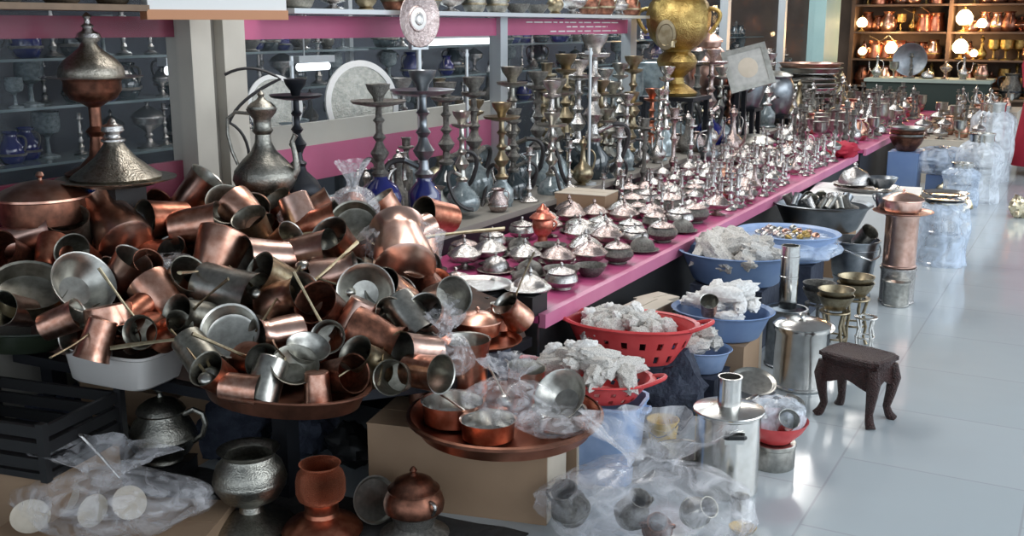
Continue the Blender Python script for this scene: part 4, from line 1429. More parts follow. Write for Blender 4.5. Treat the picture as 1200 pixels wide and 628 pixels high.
def k_sign():
    f = MB().box(-.26, .26, -.05, .05, .035, .22)
    e = MB().box(-.265, .265, -.055, .055, 0, .035)
    return [('panel', f, SIGNW), ('bottom_edge', e, SIGNO, None, 'orange-brown bottom edge')]


c = atx(262, 20, -3.0)
spawn('sign', k_sign, 'box_sign', 'white box sign with an orange bottom edge fixed on the cream pillar', 'sign', (c.x - .02, c.y - .02, c.z - .01), rz(60), 1.02)


def k_bracket():
    return [('bracket', MB().box(-.30, .0, -.02, .02, .12, .15), ALU)]


spawn('signarm', k_bracket, 'sign_bracket', 'metal bracket between the cream pillar and the white box sign', 'bracket', (c.x - .0, c.y + .10, c.z + .02), rz(0))

# wooden shelf above the bands with bowls and jars seen from below
for y0, y1, lab in [(1.3, 3.18, 'brown shelf over the maroon band near the tall urn'), (3.72, 7.9, 'glass-fronted grey shelf over the pink band')]:
    o = link('shelf', MB().box(-.11, .11, 0, y1 - y0, 0, .022).mesh('shelf', WOODLT if y0 < 2 else ALU, False))
    o.location = (WX + .085, y0, 1.552)
    tag(o, lab, 'shelf')
kk = [k_jar(PEWTER, BRASS_DULL), k_bowl(SILVER_DARK, .35), k_flask(BRASS_DULL, BRASS_DULL), k_sugar(0, SILVER, SILVER), k_jar(COPPER_DARK, BRASS_DULL)]
kn = [('jar', 'pewter jar'), ('metal_bowl', 'dark bowl'), ('flask', 'brassy flask'), ('sugar_bowl', 'silver lidded bowl'), ('jar', 'brown jar')]
for rng, zn in (((1.5, 3.1), 'on the brown shelf over the maroon band'), ((3.85, 7.8), 'on the grey shelf over the pink band')):
    y = rng[0]
    while y < rng[1]:
        i = R_.randrange(5)
        s = R_.uniform(.15, .2)
        spawn('shelf%d' % i, kk[i], kn[i][0], kn[i][1] + ' ' + zn, kn[i][0].split('_')[-1], (WX + .10, y, 1.5745), rz(R_.uniform(0, 360)), s, group=kn[i][1] + 's ' + zn)
        y += .22 if rng[0] < 2 else .26

# ------------------------------------------------------------------ big brass samovar, copper urn, picture, pewter, stacked trays
p = atx(792, 112, -2.95)
stZ = p.z


def k_tablestand(w, h, m):
    def f():
        a = MB().box(-w / 2, w / 2, -w / 2, w / 2, h - .03, h)
        r = [('top', a, m)]
        for sx in (-1, 1):
            for sy in (-1, 1):
                r.append(('leg', MB().box(sx * (w / 2 - .03) - .018, sx * (w / 2 - .03) + .018, sy * (w / 2 - .03) - .018, sy * (w / 2 - .03) + .018, 0, h - .03), m))
        return r
    return f


spawn('samstand', k_tablestand(.44, p.z - .552, IRON), 'pedestal', 'dark stand on the counter under the big brass samovar', 'stand', (p.x, p.y, .551), rz(0))
hgt = atx(790, -30, -2.95).z - p.z
t_ = screen_axes(p)[2]
spawn('samovar', lambda: k_samovar(BRASS), 'samovar', 'big brass samovar with oval medallion and tap, towering over the stall', 'samovar', p + Vector((0, 0, .001)), rz(math.degrees(math.atan2(t_.y, t_.x)) + 90 - 8), 92 / ppm(p) / 1.32)
p = atx(822, 96, -3.08)


def k_copurn():
    b = MB().lathe([(.001, 0), (.30, 0), (.32, .05), (.26, .12), (.40, .3), (.5, .55), (.48, .8), (.36, 1.0), (.26, 1.1), (.28, 1.2)], 32)
    l = MB().lathe([(.31, 1.2), (.31, 1.24), (.2, 1.34), (.08, 1.4), (.06, 1.5), (.001, 1.52)], 24)
    h = MB().tube(curve((.46, 0, .9), (.8, 0, .85), (.5, 0, .45), 8), .035, 8)
    h2 = MB().tube(curve((-.46, 0, .9), (-.8, 0, .85), (-.5, 0, .45), 8), .035, 8)
    return [('body', b, COPPER_PALE), ('lid', l, COPPER_PALE), ('handle', h, COPPER_PALE), ('handle', h2, COPPER_PALE)]


p2 = atx(826, 118, -3.05)
spawn('copstand', k_tablestand(.34, p2.z - .552, IRON), 'pedestal', 'dark stand under the pink copper urn behind the samovar', 'stand', (p2.x, p2.y + .02, .551), rz(0))
spawn('copurn', k_copurn, 'copper_urn', 'pinkish copper urn standing just behind the brass samovar', 'urn', p2 + Vector((0, .02, .001)), rz(70), 56 / ppm(p2))

p = atx(876, 90, -2.62)


def k_picture():
    fr = MB().box(-.5, .5, -.03, .03, -.46, -.36).box(-.5, .5, -.03, .03, .36, .46).box(-.5, -.38, -.03, .03, -.36, .36).box(.38, .5, -.03, .03, -.36, .36)
    pg = MB().box(-.38, .38, -.01, .012, -.36, .36)
    me = MB().lathe([(.001, .016), (.20, .016), (.22, .012)], 28)
    me.shift((0, 0, 0), Matrix.Rotation(PI / 2, 3, 'X'))
    ft = MB().box(-.03, .03, .02, .40, -.48, -.44)
    return [('frame', fr, TIN), ('picture', pg, GREYPAPER), ('pale_roundel', me, CARD_PALE, 1), ('prop', ft, SILVER)]


t_ = screen_axes(p)[2]
yaw = math.degrees(math.atan2(t_.y, t_.x)) + 90
spawn('picture', k_picture, 'picture_frame', 'tilted silver picture frame propped over the water pipes beyond the samovar', 'picture frame', p + Vector((0, 0, .25 * .3)), rz(yaw + 18) @ Matrix.Rotation(math.radians(-14), 3, 'Y') @ Matrix.Rotation(math.radians(-16), 3, 'X'), 54 / ppm(p))
q = p + Vector((0, 0, .0))
spawn('picstand', k_tablestand(.26, q.z - .552 - .08, IRON), 'pedestal', 'dark stand carrying the tilted silver picture frame', 'stand', (-2.80, q.y + .10, .551), rz(0))


def k_pewterpot():
    b = MB().lathe([(.001, 0), (.36, 0), (.38, .04), (.46, .3), (.5, .6), (.48, .85), (.40, .98), (.44, 1.04), (.42, 1.04), (.37, .98)], 28)
    l = MB().lathe([(.45, 1.04), (.45, 1.07), (.3, 1.14), (.1, 1.19), (.001, 1.2)], 24)
    h = MB().tube(curve((.42, 0, .9), (.85, 0, .9), (.48, 0, .4), 8), .04, 8)
    return [('body', b, STEEL_DARK), ('lid', l, TIN), ('handle', h, STEEL_DARK)]


for px, py, D, lab in [(888, 126, 46, 'dull grey pewter pot under the tilted picture frame'), (922, 134, 42, 'grey pewter pot with a bright flank under the stack of trays')]:
    q = atx(px, py, -2.66)
    spawn('pwstand%d' % px, k_tablestand(.26, q.z - .552, IRON), 'pedestal', 'dark stand under the ' + lab.split(' under')[0], 'stand', (q.x - .12, q.y, .551), rz(0))
    spawn('pewterpot', k_pewterpot, 'pewter_pot', lab, 'pot', (q.x - .12, q.y, q.z + .001), rz(px), D / ppm(q))
q = atx(884, 162, -2.5)
spawn('lowdish', k_lidpan(PEWTER, TIN), 'covered_pan', 'wide grey pan with flat lid below the dull pewter pot', 'pan', (q.x, q.y, .4505), rz(0), 46 / ppm(q))
# stack of trays
q = atx(948, 118, -2.9)
for k in range(8):
    m = [TIN, SILVER, STEEL, TIN, SILVER, STEEL, TIN, COPPER_PALE][k]
    lab = ['bottom tray', 'second tray up', 'third tray up', 'fourth tray up', 'fifth tray up', 'sixth tray up', 'grey tray just under the copper one', 'copper tray lying on top'][k]
    spawn('stk' + m.name, k_tray(m, .07), 'round_tray', lab + ' of the tray stack before the teal pillar', 'tray', (q.x + R_.uniform(-.02, .02), q.y + R_.uniform(-.02, .02), q.z + k * .052), rz(k * 20), (.62 if k < 6 else .72))
spawn('stkstand', k_tablestand(.5, q.z - .553, IRON), 'pedestal', 'dark stand under the stack of round trays', 'stand', (q.x, q.y, .551), rz(0))

# ------------------------------------------------------------------ silverware on the pink platform, in rows from its near end
SK = [('sugar_bowl', k_sugar(0, SILVER, SILVER), 'silver onion-lidded bowl', 'sugar bowl'),
      ('covered_dish', k_sugar(1, SILVER_ROSE, SILVER), 'silver dome-covered plate', 'covered dish'),
      ('sugar_bowl', k_sugar(2, SILVER_DARK, SILVER_ROSE), 'round dark pale-lidded pot', 'pot'),
      ('sugar_bowl', k_sugar(0, SILVER_ROSE, SILVER_ROSE), 'rosy onion-lidded bowl', 'sugar bowl'),
      ('goblet', k_sugar(3, SILVER, SILVER), 'tall silver chalice', 'chalice'),
      ('covered_dish', k_sugar(1, SILVER_DARK, SILVER_DARK), 'dark dome-covered plate', 'covered dish'),
      ('sugar_bowl', k_sugar(2, SILVER, SILVER), 'round bright lidded pot', 'pot')]
SK += [('candlestick', k_candle(SILVER, 1), 'small bright knobbed candlestick', 'candlestick'), ('flask', k_flask(SILVER_ROSE, SILVER), 'small rosy spouted flask', 'flask'), ('metal_bowl', k_bowl(SILVER_DARK, .34), 'open dark silver bowl', 'bowl'), ('sugar_bowl', k_sugar(2, COPPER, COPPER), 'round copper pot with lid', 'pot')]
rad_ = [.53, .62, .49, .53, .43, .62, .49, .33, .5, .51, .49]
occ = [(-2.52, 5.46, .20), (-2.33, 4.58, .08), (-1.82, 8.95, .17), (-1.84, 7.55, .10), (-2.2, 3.72, .15), (-1.93, 3.66, .10)]
q = atx(884, 162, -2.5)
occ.append((q.x, q.y, .18))
field = []
for j in range(14):
    for c_ in range(5):
        y = 3.52 + j * .142 + R_.uniform(-.012, .012)
        x = -1.845 - c_ * .162 - (j % 2) * .075 + R_.uniform(-.012, .012)
        i = R_.choice([0, 1, 1, 3, 3, 5, 6, 2, 0, 9])
        s = R_.uniform(.138, .158) * (.9 if i in (1, 5) else 1)
        r = rad_[i] * s
        if x > -2.56 + r * .6 and free(x, y, r, occ, .86):
            occ.append((x, y, r))
            field.append((x, y, s, i))
for k in range(9000):
    y = R_.uniform(3.48, 9.08)
    i = R_.choice([0, 1, 1, 2, 3, 3, 5, 5, 6, 9, 9, 2] if y < 5.4 else [0, 0, 2, 3, 4, 6, 1, 4, 7, 7, 8, 9, 10, 2])
    s = R_.uniform(.125, .20) if i not in (4, 7, 8) else R_.uniform(.11, .16)
    if k > 4000:
        s *= .78
    if k > 6500:
        s *= .8
    if y > 6:
        s *= .92
    r = rad_[i] * s
    x = R_.uniform(-2.54 + r * .8, -1.755 - r)
    if free(x, y, r, occ, .97):
        occ.append((x, y, r))
        field.append((x, y, s, i))
nrow = int((9.08 - 3.48) / .24)
for row in range(nrow + 1):
    it = sorted([f_ for f_ in field if int((f_[1] - 3.48) / .24) == row], key=lambda f_: -f_[0])
    for c_, (x, y, s, i) in enumerate(it):
        back = nrow - row
        lab = SK[i][2] + ', %s from the pink edge, ' % ORD[c_] + ('%s row from near end' % ORD[row] if row < 12 else '%s row from far end' % ORD[back])
        spawn('sk%d' % i, SK[i][1], SK[i][0], lab, SK[i][3], (x, y, .4505), rz(R_.uniform(0, 360)), s)
# trays, brown box and coral jar among them
for px, py, D, lab in [(560, 336, 80, 'shallow silver tray at the near end of the pink platform beside the copper heap'), (618, 340, 56, 'small shallow silver tray at the near corner of the pink platform')]:
    q = atz(px, py, .53)
    spawn('ptray', k_tray(SILVER, .05), 'round_tray', lab, 'tray', q, rz(0), D / ppm(q))
for i, (px, py, w, lab) in enumerate([(560, 338, .2, 'dark box under the shallow silver tray at the platform end'), (616, 342, .12, 'dark box under the small silver tray at the platform corner')]):
    q = atz(px, py, .53)
    spawn('ptbox%d' % i, k_box(BLACK_PL, BLACK_PL, w, w, .074), 'box', lab, 'box', (q.x, q.y, .4505), rz(0))
q = atz(690, 244, .452)
spawn('brownbox', k_box(CARD, CARD_PALE, .30, .22, .13), 'cardboard_box', 'small brown cardboard box among the silverware in the middle of the platform', 'box', (-2.50, 5.46, .4505), rz(4))
q = atx(632, 262, -2.33)


def k_coral():
    b = MB().lathe([(.001, 0), (.36, 0), (.38, .05), (.2, .16), (.18, .34), (.34, .48), (.42, .74), (.40, .98), (.34, 1.06)], 26)
    l = MB().lathe([(.52, 1.06), (.53, 1.1), (.36, 1.24), (.26, 1.3), (.24, 1.42), (.12, 1.52), (.06, 1.6), (.001, 1.64)], 26)
    h = MB().tube(curve((.38, 0, .96), (.7, 0, .9), (.4, 0, .6), 8), .04, 8)
    return [('body', b, CORAL), ('lid', l, CORAL), ('handle', h, CORAL)]


spawn('coral', k_coral, 'lidded_jar', 'coral red copper jar with flared lid standing among the silver dishes', 'jar', (-2.33, 4.58, .4505), rz(30), .125)
# tall candlesticks and flasks in front of the samovar, standing on the platform's back edge
for i, (px, py, tp, mi, lab) in enumerate([(786, 196, 128, SILVER_ROSE, 'tall rosy candlestick in front of the samovar'), (806, 196, 140, SILVER, 'bright tall candlestick beyond the rosy one'), (752, 200, 140, SILVER_DARK, 'dark tall candlestick before the rosy one'),
                                           (856, 172, 122, SILVER_ROSE, 'pale conical flask below the tilted picture frame'), (828, 186, 138, STEEL_DARK, 'blue-grey conical flask below the coppery water pipe'), (722, 214, 150, SILVER, 'bright candlestick beside the brown box'),
                                           (940, 160, 120, SILVER, 'bright candlestick below the tray stack'), (960, 156, 118, TIN, 'tin candlestick below the tray stack'), (980, 150, 112, SILVER_ROSE, 'rosy candlestick just beyond the tray stack')]):
    q = atx(px, py, -2.60)
    h = atx(px, tp, -2.60).z - .451
    spawn('tc%d%s' % (i % 2 if i not in (3, 4) else 2, mi.name), (k_flask(mi, mi) if i in (3, 4) else k_candle(mi, i % 2)), 'flask' if i in (3, 4) else 'candlestick', lab, 'flask' if i in (3, 4) else 'candlestick', (-2.585, q.y, .451), rz(i * 50), h / 1.72)
q = atz(985, 184, .46)
spawn('redcloth', k_bundle(RED_CLOTH, 8.1, 1, .8, .5), 'red_parcel', 'bright red cloth parcel at the far end of the pink platform edge', 'parcel', (-1.80, 8.95, .452), rz(80), .30)
spawn('greyflat', k_box(SIGNW, PINK_LT, .26, .12, .02), 'flat_box', 'flat pale pink box on the platform edge', 'box', atz(925, 212, .452) + Vector((-.09, 0, 0)), rz(90))

# ------------------------------------------------------------------ goods on the floor in front of the platform
def box_under(p, w, d, yaw, m, lab, gap=.003):
    spawn('bu%.3f%.3f%.3f%s' % (w, d, p.z, m.name), k_box(m, m, w, d, p.z - gap - .004), 'cardboard_box', lab, 'box', (p.x, p.y, 0), rz(yaw))


def bundles(c, n, rx, ry, m, lab, group, smin=.10, smax=.16, yaw=0, z0=.06, seeds=4, name='wrapped_bundle', cat='bundle', elong=1.0, dome=.07):
    k = 0
    for i in range(n):
        a = i * 2.399
        r = math.sqrt((i + .5) / n)
        v = Vector((r * rx * math.cos(a), r * ry * math.sin(a), 0))
        v = Matrix.Rotation(math.radians(yaw), 3, 'Z') @ v
        sd = R_.randrange(seeds)
        z = z0 + dome * (1 - r * r) + R_.uniform(-.01, .01)
        spawn('bun%s%d%.1f' % (m.name, sd, elong), k_bundle(m, sd * 3.3 + 1, elong, .62, .55), name, lab, cat, (c.x + v.x, c.y + v.y, c.z + z), rz(R_.uniform(0, 360)) @ Matrix.Rotation(R_.uniform(-.4, .4), 3, 'Y'), R_.uniform(smin, smax), group=group)


# red basket 1 (higher) and 2 (nearer), blue bucket below
p = atz(738, 418, .26)
w = 166 / ppm(p)
RB1 = p
spawn('rb', k_basket(RED_PL, 1.0, .62, .27), 'plastic_basket', 'red oval plastic basket of wrapped goods, the farther one under the pink edge', 'basket', p, rz(8), w / 1.03)
bundles(p + Vector((0, 0, .035)), 13, w * .31, w * .17, PAPER, 'newspaper-wrapped bundle in the farther red basket', 'newspaper bundles in the farther red basket', .12, .17, 8, .05, dome=.035)
bundles(p + Vector((-.06, .02, .07)), 5, w * .2, w * .12, TISSUE, 'white paper bundle lying on top in the farther red basket', 'white paper bundles in the farther red basket', .07, .11, 8, .07, dome=.02)
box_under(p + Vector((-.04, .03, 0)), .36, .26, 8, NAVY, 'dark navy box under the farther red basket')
p = atz(692, 462, .285)
w2 = 156 / ppm(p)
spawn('rb2', k_basket(RED_PL, 1.0, .70, .17), 'plastic_basket', 'red oval plastic basket of newspaper bundles standing on the pale blue bucket', 'basket', p, rz(4), w2 / 1.03)
bundles(p + Vector((0, .0, .02)), 15, w2 * .31, w2 * .165, PAPER, 'long newspaper-wrapped bundle in the red basket on the blue bucket', 'newspaper bundles in the red basket on the bucket', .10, .135, 4, .04, elong=1.7, dome=.045)
bundles(p + Vector((-.06, .03, .06)), 5, w2 * .2, w2 * .1, TISSUE, 'white paper bundle on top in the red basket on the blue bucket', 'white paper bundles in the red basket on the bucket', .07, .10, 4, .05, dome=.02)
q = atz(728, 512, .02)


def k_sqbucket():
    v, f = [], []
    seg = 36
    prof = [(.001, 0), (.80, 0), (.84, .03), (1.0, .96), (1.05, .97), (1.05, 1.0), (.97, 1.0), (.82, .06), (.001, .04)]
    for (r, z) in prof:
        for k in range(seg):
            a = 2 * PI * k / seg
            e = .45
            ca, sa = math.cos(a), math.sin(a)
            rib = 1 + (.012 if k % 2 else 0)
            v.append((r * .5 * rib * abs(ca) ** e * (1 if ca >= 0 else -1), r * .4 * rib * abs(sa) ** e * (1 if sa >= 0 else -1), z))
    for i in range(len(prof) - 1):
        for k in range(seg):
            k2 = (k + 1) % seg
            f.append((i * seg + k, i * seg + k2, (i + 1) * seg + k2, (i + 1) * seg + k))
    h = MB().tube([(-.5, -.1, .90), (-.56, -.1, .9), (-.58, 0, .9), (-.56, .1, .9), (-.5, .1, .9)], .025, 6)
    h2 = MB().tube([(.5, -.1, .90), (.56, -.1, .9), (.58, 0, .9), (.56, .1, .9), (.5, .1, .9)], .025, 6)
    return [('body', MB().add(v, f), BLUE_PALE), ('handle', h, BLUE_PALE), ('handle', h2, BLUE_PALE)]


spawn('sqbucket', k_sqbucket, 'plastic_bucket', 'pale blue ribbed plastic bucket holding up the nearer red basket', 'bucket', (p.x + .04, p.y + .01, 0.0), rz(8), .281)
# navy shade: dark bundle with a yellow tub
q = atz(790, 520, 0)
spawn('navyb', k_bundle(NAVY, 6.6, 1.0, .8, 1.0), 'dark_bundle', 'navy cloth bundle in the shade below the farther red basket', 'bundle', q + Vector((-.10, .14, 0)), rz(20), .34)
q = atz(776, 522, 0)
spawn('yellow', k_bucket(YELLOW_PL, BLACK_PL, .9), 'plastic_tub', 'bright yellow plastic tub almost hidden beside the stock pot', 'tub', q, rz(0), .115)
# pale blue basin under the first basket's end
q = atz(818, 432, .17)
spawn('pbasin', k_basin(BLUE_PALE, .34), 'plastic_basin', 'pale blue basin of folded newspaper beyond the end of the farther red basket', 'basin', q, rz(0), .26)
bundles(q, 4, .08, .06, PAPER, 'newspaper bundle in the pale blue basin beyond the red basket', 'newspaper bundles in the pale blue basin', .12, .15, 0, .06)
box_under(q, .2, .2, 0, NAVY, 'dark box under the pale blue basin')
# tall leaning grey board
q = atz(880, 470, 0)


def k_board():
    return [('board', MB().box(-.05, .05, -.008, .008, 0, .36), CARD_PALE)]


spawn('board', k_board, 'cardboard_sheet', 'narrow pale grey board standing on edge between the blue basin and the steel canister', 'board', q + Vector((-.06, .16, 0)), rz(20) @ Matrix.Rotation(-.12, 3, 'X'))
# blue basins along the platform
basins = [(846, 384, .29, 118, BLUE_PL, PAPER, TISSUE, 'dusty blue round basin of white wrapped pieces, nearest of the blue basins'),
          (862, 322, .32, 136, BLUE_PL, PAPER, PAPER, 'blue oval basin filled with flat newspaper, second of the blue basins'),
          (922, 296, .30, 118, BLUE_PALE, SILVER_ROSE, BLUE_PALE, 'blue basin lined with blue plastic and small bright trinkets'),
          (962, 262, .30, 112, STEEL_DARK, PAPER, STEEL_DARK, 'grey basin of dark metal pieces beyond the trinket basin')]
grp = ['white wrapped pieces in the nearest blue basin', 'flat newspaper bundles in the second blue basin', 'trinkets in the blue-lined basin', 'metal pieces in the grey basin']
for i, (px, py, z, D, m, m1, m2, lab) in enumerate(basins):
    q = atz(px, py, z)
    s = D / ppm(q)
    spawn('bas' + m.name, k_basin(m, .26), 'plastic_basin', lab, 'basin', q - Vector((0, 0, .03)), rz(0), s)
    box_under(q - Vector((0, 0, .03)), s * .62, s * .55, 0, [CARD, NAVY, NAVY, CARD][i], ['cardboard box', 'dark box', 'navy box', 'brown box'][i] + ' in the shade under the ' + ['nearest blue basin', 'second blue basin of newspaper', 'blue-lined trinket basin', 'grey basin of metal pieces'][i])
    if i == 0:
        bundles(q, 12, s * .36, s * .28, TISSUE, 'white paper-wrapped piece in the nearest blue basin', grp[0], .09, .14, 0, .05, elong=1.5, dome=.10)
        spawn('cupc', k_cup(COPPER, TIN), 'copper_cup', 'small copper cup among white wrapping in the nearest blue basin', 'cup', q + Vector((-.02, -.12, .09)), aim((.2, -.6, .7)), .07)
    elif i == 1:
        bundles(q, 12, s * .36, s * .28, PAPER, 'flat newspaper bundle in the second blue basin', grp[1], .16, .22, 0, .06, elong=1.6, dome=.06)
    elif i == 2:
        spawn('bluefilm', k_bag(FILM_BLUE, 55, False, 1.1, .9, .30), 'plastic_bag', 'sheet of bluish plastic lining the trinket basin', 'plastic sheet', q + Vector((0, 0, -.02)), rz(0), s * .95)
        for k in range(26):
            a, r = k * 2.399, math.sqrt(k / 26) * s * .3
            mi = [SILVER, COPPER, SILVER_ROSE, BRASS, TIN][k % 5]
            spawn('trk' + mi.name, k_sugar(2, mi, mi), 'trinket_pot', 'tiny shiny lidded trinket pot in the blue-lined basin', 'trinket', q + Vector((r * math.cos(a), r * math.sin(a) * .9, .085 + R_.uniform(0, .02))), aim((R_.uniform(-.6, .6), R_.uniform(-.6, .6), 1)), .045, group=grp[2])
    else:
        for k in range(22):
            a, r = k * 2.399, math.sqrt(k / 22) * s * .36
            mi = [STEEL_DARK, SILVER_DARK, TIN, SILVER][k % 4]
            spawn('mp' + mi.name, k_cup(mi, TIN), 'metal_cup', 'dark metal cup lying in the grey basin beyond the trinkets', 'cup', q + Vector((r * math.cos(a), r * math.sin(a) * .9, .09 + R_.uniform(0, .03))), aim((R_.uniform(-1, 1), R_.uniform(-1, 1), R_.uniform(.1, 1))), .065, group=grp[3])

# brown box and papers in the gap under the pink edge
q = atz(724, 366, .30)
spawn('gapbox', k_box(CARD, CARD_PALE, .30, .14, .06), 'cardboard_box', 'brown cardboard box pushed under the pink edge behind the farther red basket', 'box', (-1.58, 4.02, .30), rz(85))
spawn('gapbase', k_box(BLACK_PL, BLACK_PL, .24, .6, .288), 'crate', 'black crate under the cardboard box by the pink edge', 'crate', (-1.58, 4.05, 0), rz(0))
q = atz(760, 330, .30)
spawn('gapbox2', k_box(CARD_PALE, CARD_PALE, .16, .12, .05), 'cardboard_box', 'pale flat carton under the pink edge before the nearest blue basin', 'box', (-1.60, 4.24, .297), rz(70))

# stock pot and neighbours
p = atz(843, 580, 0)
t_ = screen_axes(p)[2]
yawT = math.degrees(math.atan2(t_.y, t_.x))
spawn('stockpot', lambda: k_stockpot(), 'stock_pot', 'tall polished steel stock pot with black-gripped handles and a tall cylindrical knob', 'stock pot', p + Vector((0, .06, 0)), rz(yawT + 12), 80 / ppm(p) / 1.06)
p = atz(880, 560, 0)
for i, (px, py, z, D, bd, m, lab) in enumerate([(905, 556, 0, 48, 0, TIN, 'low round tin box under the red bowl')]):
    q = atz(px, py, z)
    q = q + Vector((-.02, .08, 0))
    spawn('tinbox', lambda: [('box', MB().lathe([(.001, 0), (.48, 0), (.5, .03), (.5, .5), (.52, .52), (.52, .60), (.5, .62), (.001, .63)], 32), TIN), ('lid_knob', MB().lathe([(.05, .63), (.04, .68), (.001, .7)], 10), TIN)], 'tin_box', lab, 'tin', q, rz(0), D / ppm(q) / .98)
    zt = .63 * D / ppm(q) / .98
rb = Vector((q.x, q.y, zt + .004))
spawn('redbowl', k_bowl(RED_PL, .32), 'red_bowl', 'red plastic bowl of film-wrapped pieces in front of the steel canister', 'bowl', rb, rz(0), 76 / ppm(rb))
spawn('rbbag', k_bag(FILM_MILK, 61, False, 1.0, .9, .8), 'plastic_bag', 'crinkled bag heaped in the red plastic bowl', 'plastic bag', rb + Vector((0, 0, .03)), rz(40), .19)
for k, (dx, dy, abc, mi) in enumerate([(-.05, 0, (-.5, 0, .8), SILVER), (.03, -.04, (.4, -.5, .6), STEEL), (.02, .05, (.2, .6, .6), SILVER_DARK)]):
    spawn('rbcup' + mi.name, k_cup(mi, TIN), 'metal_cup', ['silver cup at the pot side of the red bowl', 'steel cup at the front of the red bowl', 'dark cup at the back of the red bowl'][k], 'cup', rb + Vector((dx, dy, .06)), aim(abc), .07)
q = atz(878, 470, .16)
spawn('panlid', k_tray(TIN, .05), 'pan_lid', 'grey pan lid lying tilted between the stock pot and the red bowl', 'lid', q + Vector((-.02, .12, .03)), aim((.2, -.3, 1)), .17)
spawn('panlidbox', k_box(STEEL_DARK, STEEL_DARK, .13, .13, .17), 'metal_box', 'dark metal box under the tilted pan lid behind the stock pot', 'box', (q.x - .02, q.y + .15, 0), rz(20))
# flat dark bowls between bag and pot
q = atz(798, 560, 0)
spawn('dbowl', k_bowl(PEWTER, .4), 'dark_bowl', 'dark brown metal bowl between the big clear bag and the stock pot', 'bowl', q + Vector((-.02, .06, 0)), rz(0), 66 / ppm(q))
q = atz(742, 560, 0)
spawn('dbowl2', k_lidpan(SILVER_DARK, SILVER_DARK), 'covered_pan', 'dark lidded pan behind the big clear bag by the cardboard boxes', 'pan', q + Vector((-.02, .05, 0)), rz(0), 76 / ppm(q))
# big clear bag in front
p = atz(764, 640, 0)
spawn('frontbag', k_bag(FILM, 77.5, True, 1.3, .85, .66), 'plastic_bag', 'big tied clear bag of pots on the floor in front of the stock pot', 'plastic bag', p, rz(15), 190 / ppm(p))
for i, (px, py, D, mi, abc, lab) in enumerate([(672, 606, 54, SILVER_DARK, (-.2, .8, .4), 'dark pot in the big front bag at its end by the cardboard box'), (735, 610, 48, SILVER_DARK, (.3, .8, .4), 'dark pot in the middle of the big front bag'), (806, 604, 44, TIN_DULL, (.5, .5, .5), 'dull tin cup in the big front bag toward the stock pot'), (770, 622, 42, COPPER_DARK, (0, .6, .7), 'brown pot low inside the big front bag')]):
    q = atz(px, py, .05)
    spawn('fb' + mi.name, k_jar(mi, mi), 'metal_jar', lab, 'jar', q, aim(dirv(q, abc)), D / ppm(q) * .9)
q = atz(866, 606, .0)
spawn('scup', k_cup(STEEL, TIN), 'metal_cup', 'small shiny steel cup on the floor at the end of the big front bag', 'cup', q, rz(0), 22 / ppm(q))
q = atz(870, 626, 0)
spawn('sbrass', k_bowl(BRASS, .3), 'brass_dish', 'small brass dish on the floor at the corner of the big front bag', 'dish', q, rz(0), 32 / ppm(q))
# steel canister and tall cylinder
p = atz(930, 458, 0)
s = 66 / ppm(p)
spawn('canis', k_canister(STEEL, 1.12, True), 'steel_canister', 'broad polished steel canister behind the carved stool', 'canister', p + Vector((0, .08, 0)), rz(0), s)
q = atz(925, 384, .27)
spawn('cylstand', k_canister(STEEL_DARK, 1.4, False), 'steel_canister', 'dark steel drum behind the polished canister, under the tall cylinder', 'canister', (p.x - .13, p.y + .34, 0), rz(0), .19)
spawn('cyl', k_cyl(STEEL, 3.4), 'steel_cylinder', 'tall narrow polished steel cylinder with a band, rising above the canister', 'cylinder', (p.x - .13, p.y + .34, .268), rz(0), 25 / 300)
q = atz(958, 384, .25)
spawn('oval', k_tray(STEEL, .04, 32), 'metal_plate', 'bright round steel plate lying level beside the tall cylinder', 'plate', q, aim((.1, -.2, 1)), 40 / ppm(q))
spawn('ovalbox', k_box(STEEL_DARK, STEEL_DARK, .1, .1, q.z - .008), 'metal_box', 'dark metal box under the bright steel plate', 'box', (q.x, q.y, 0), rz(15))


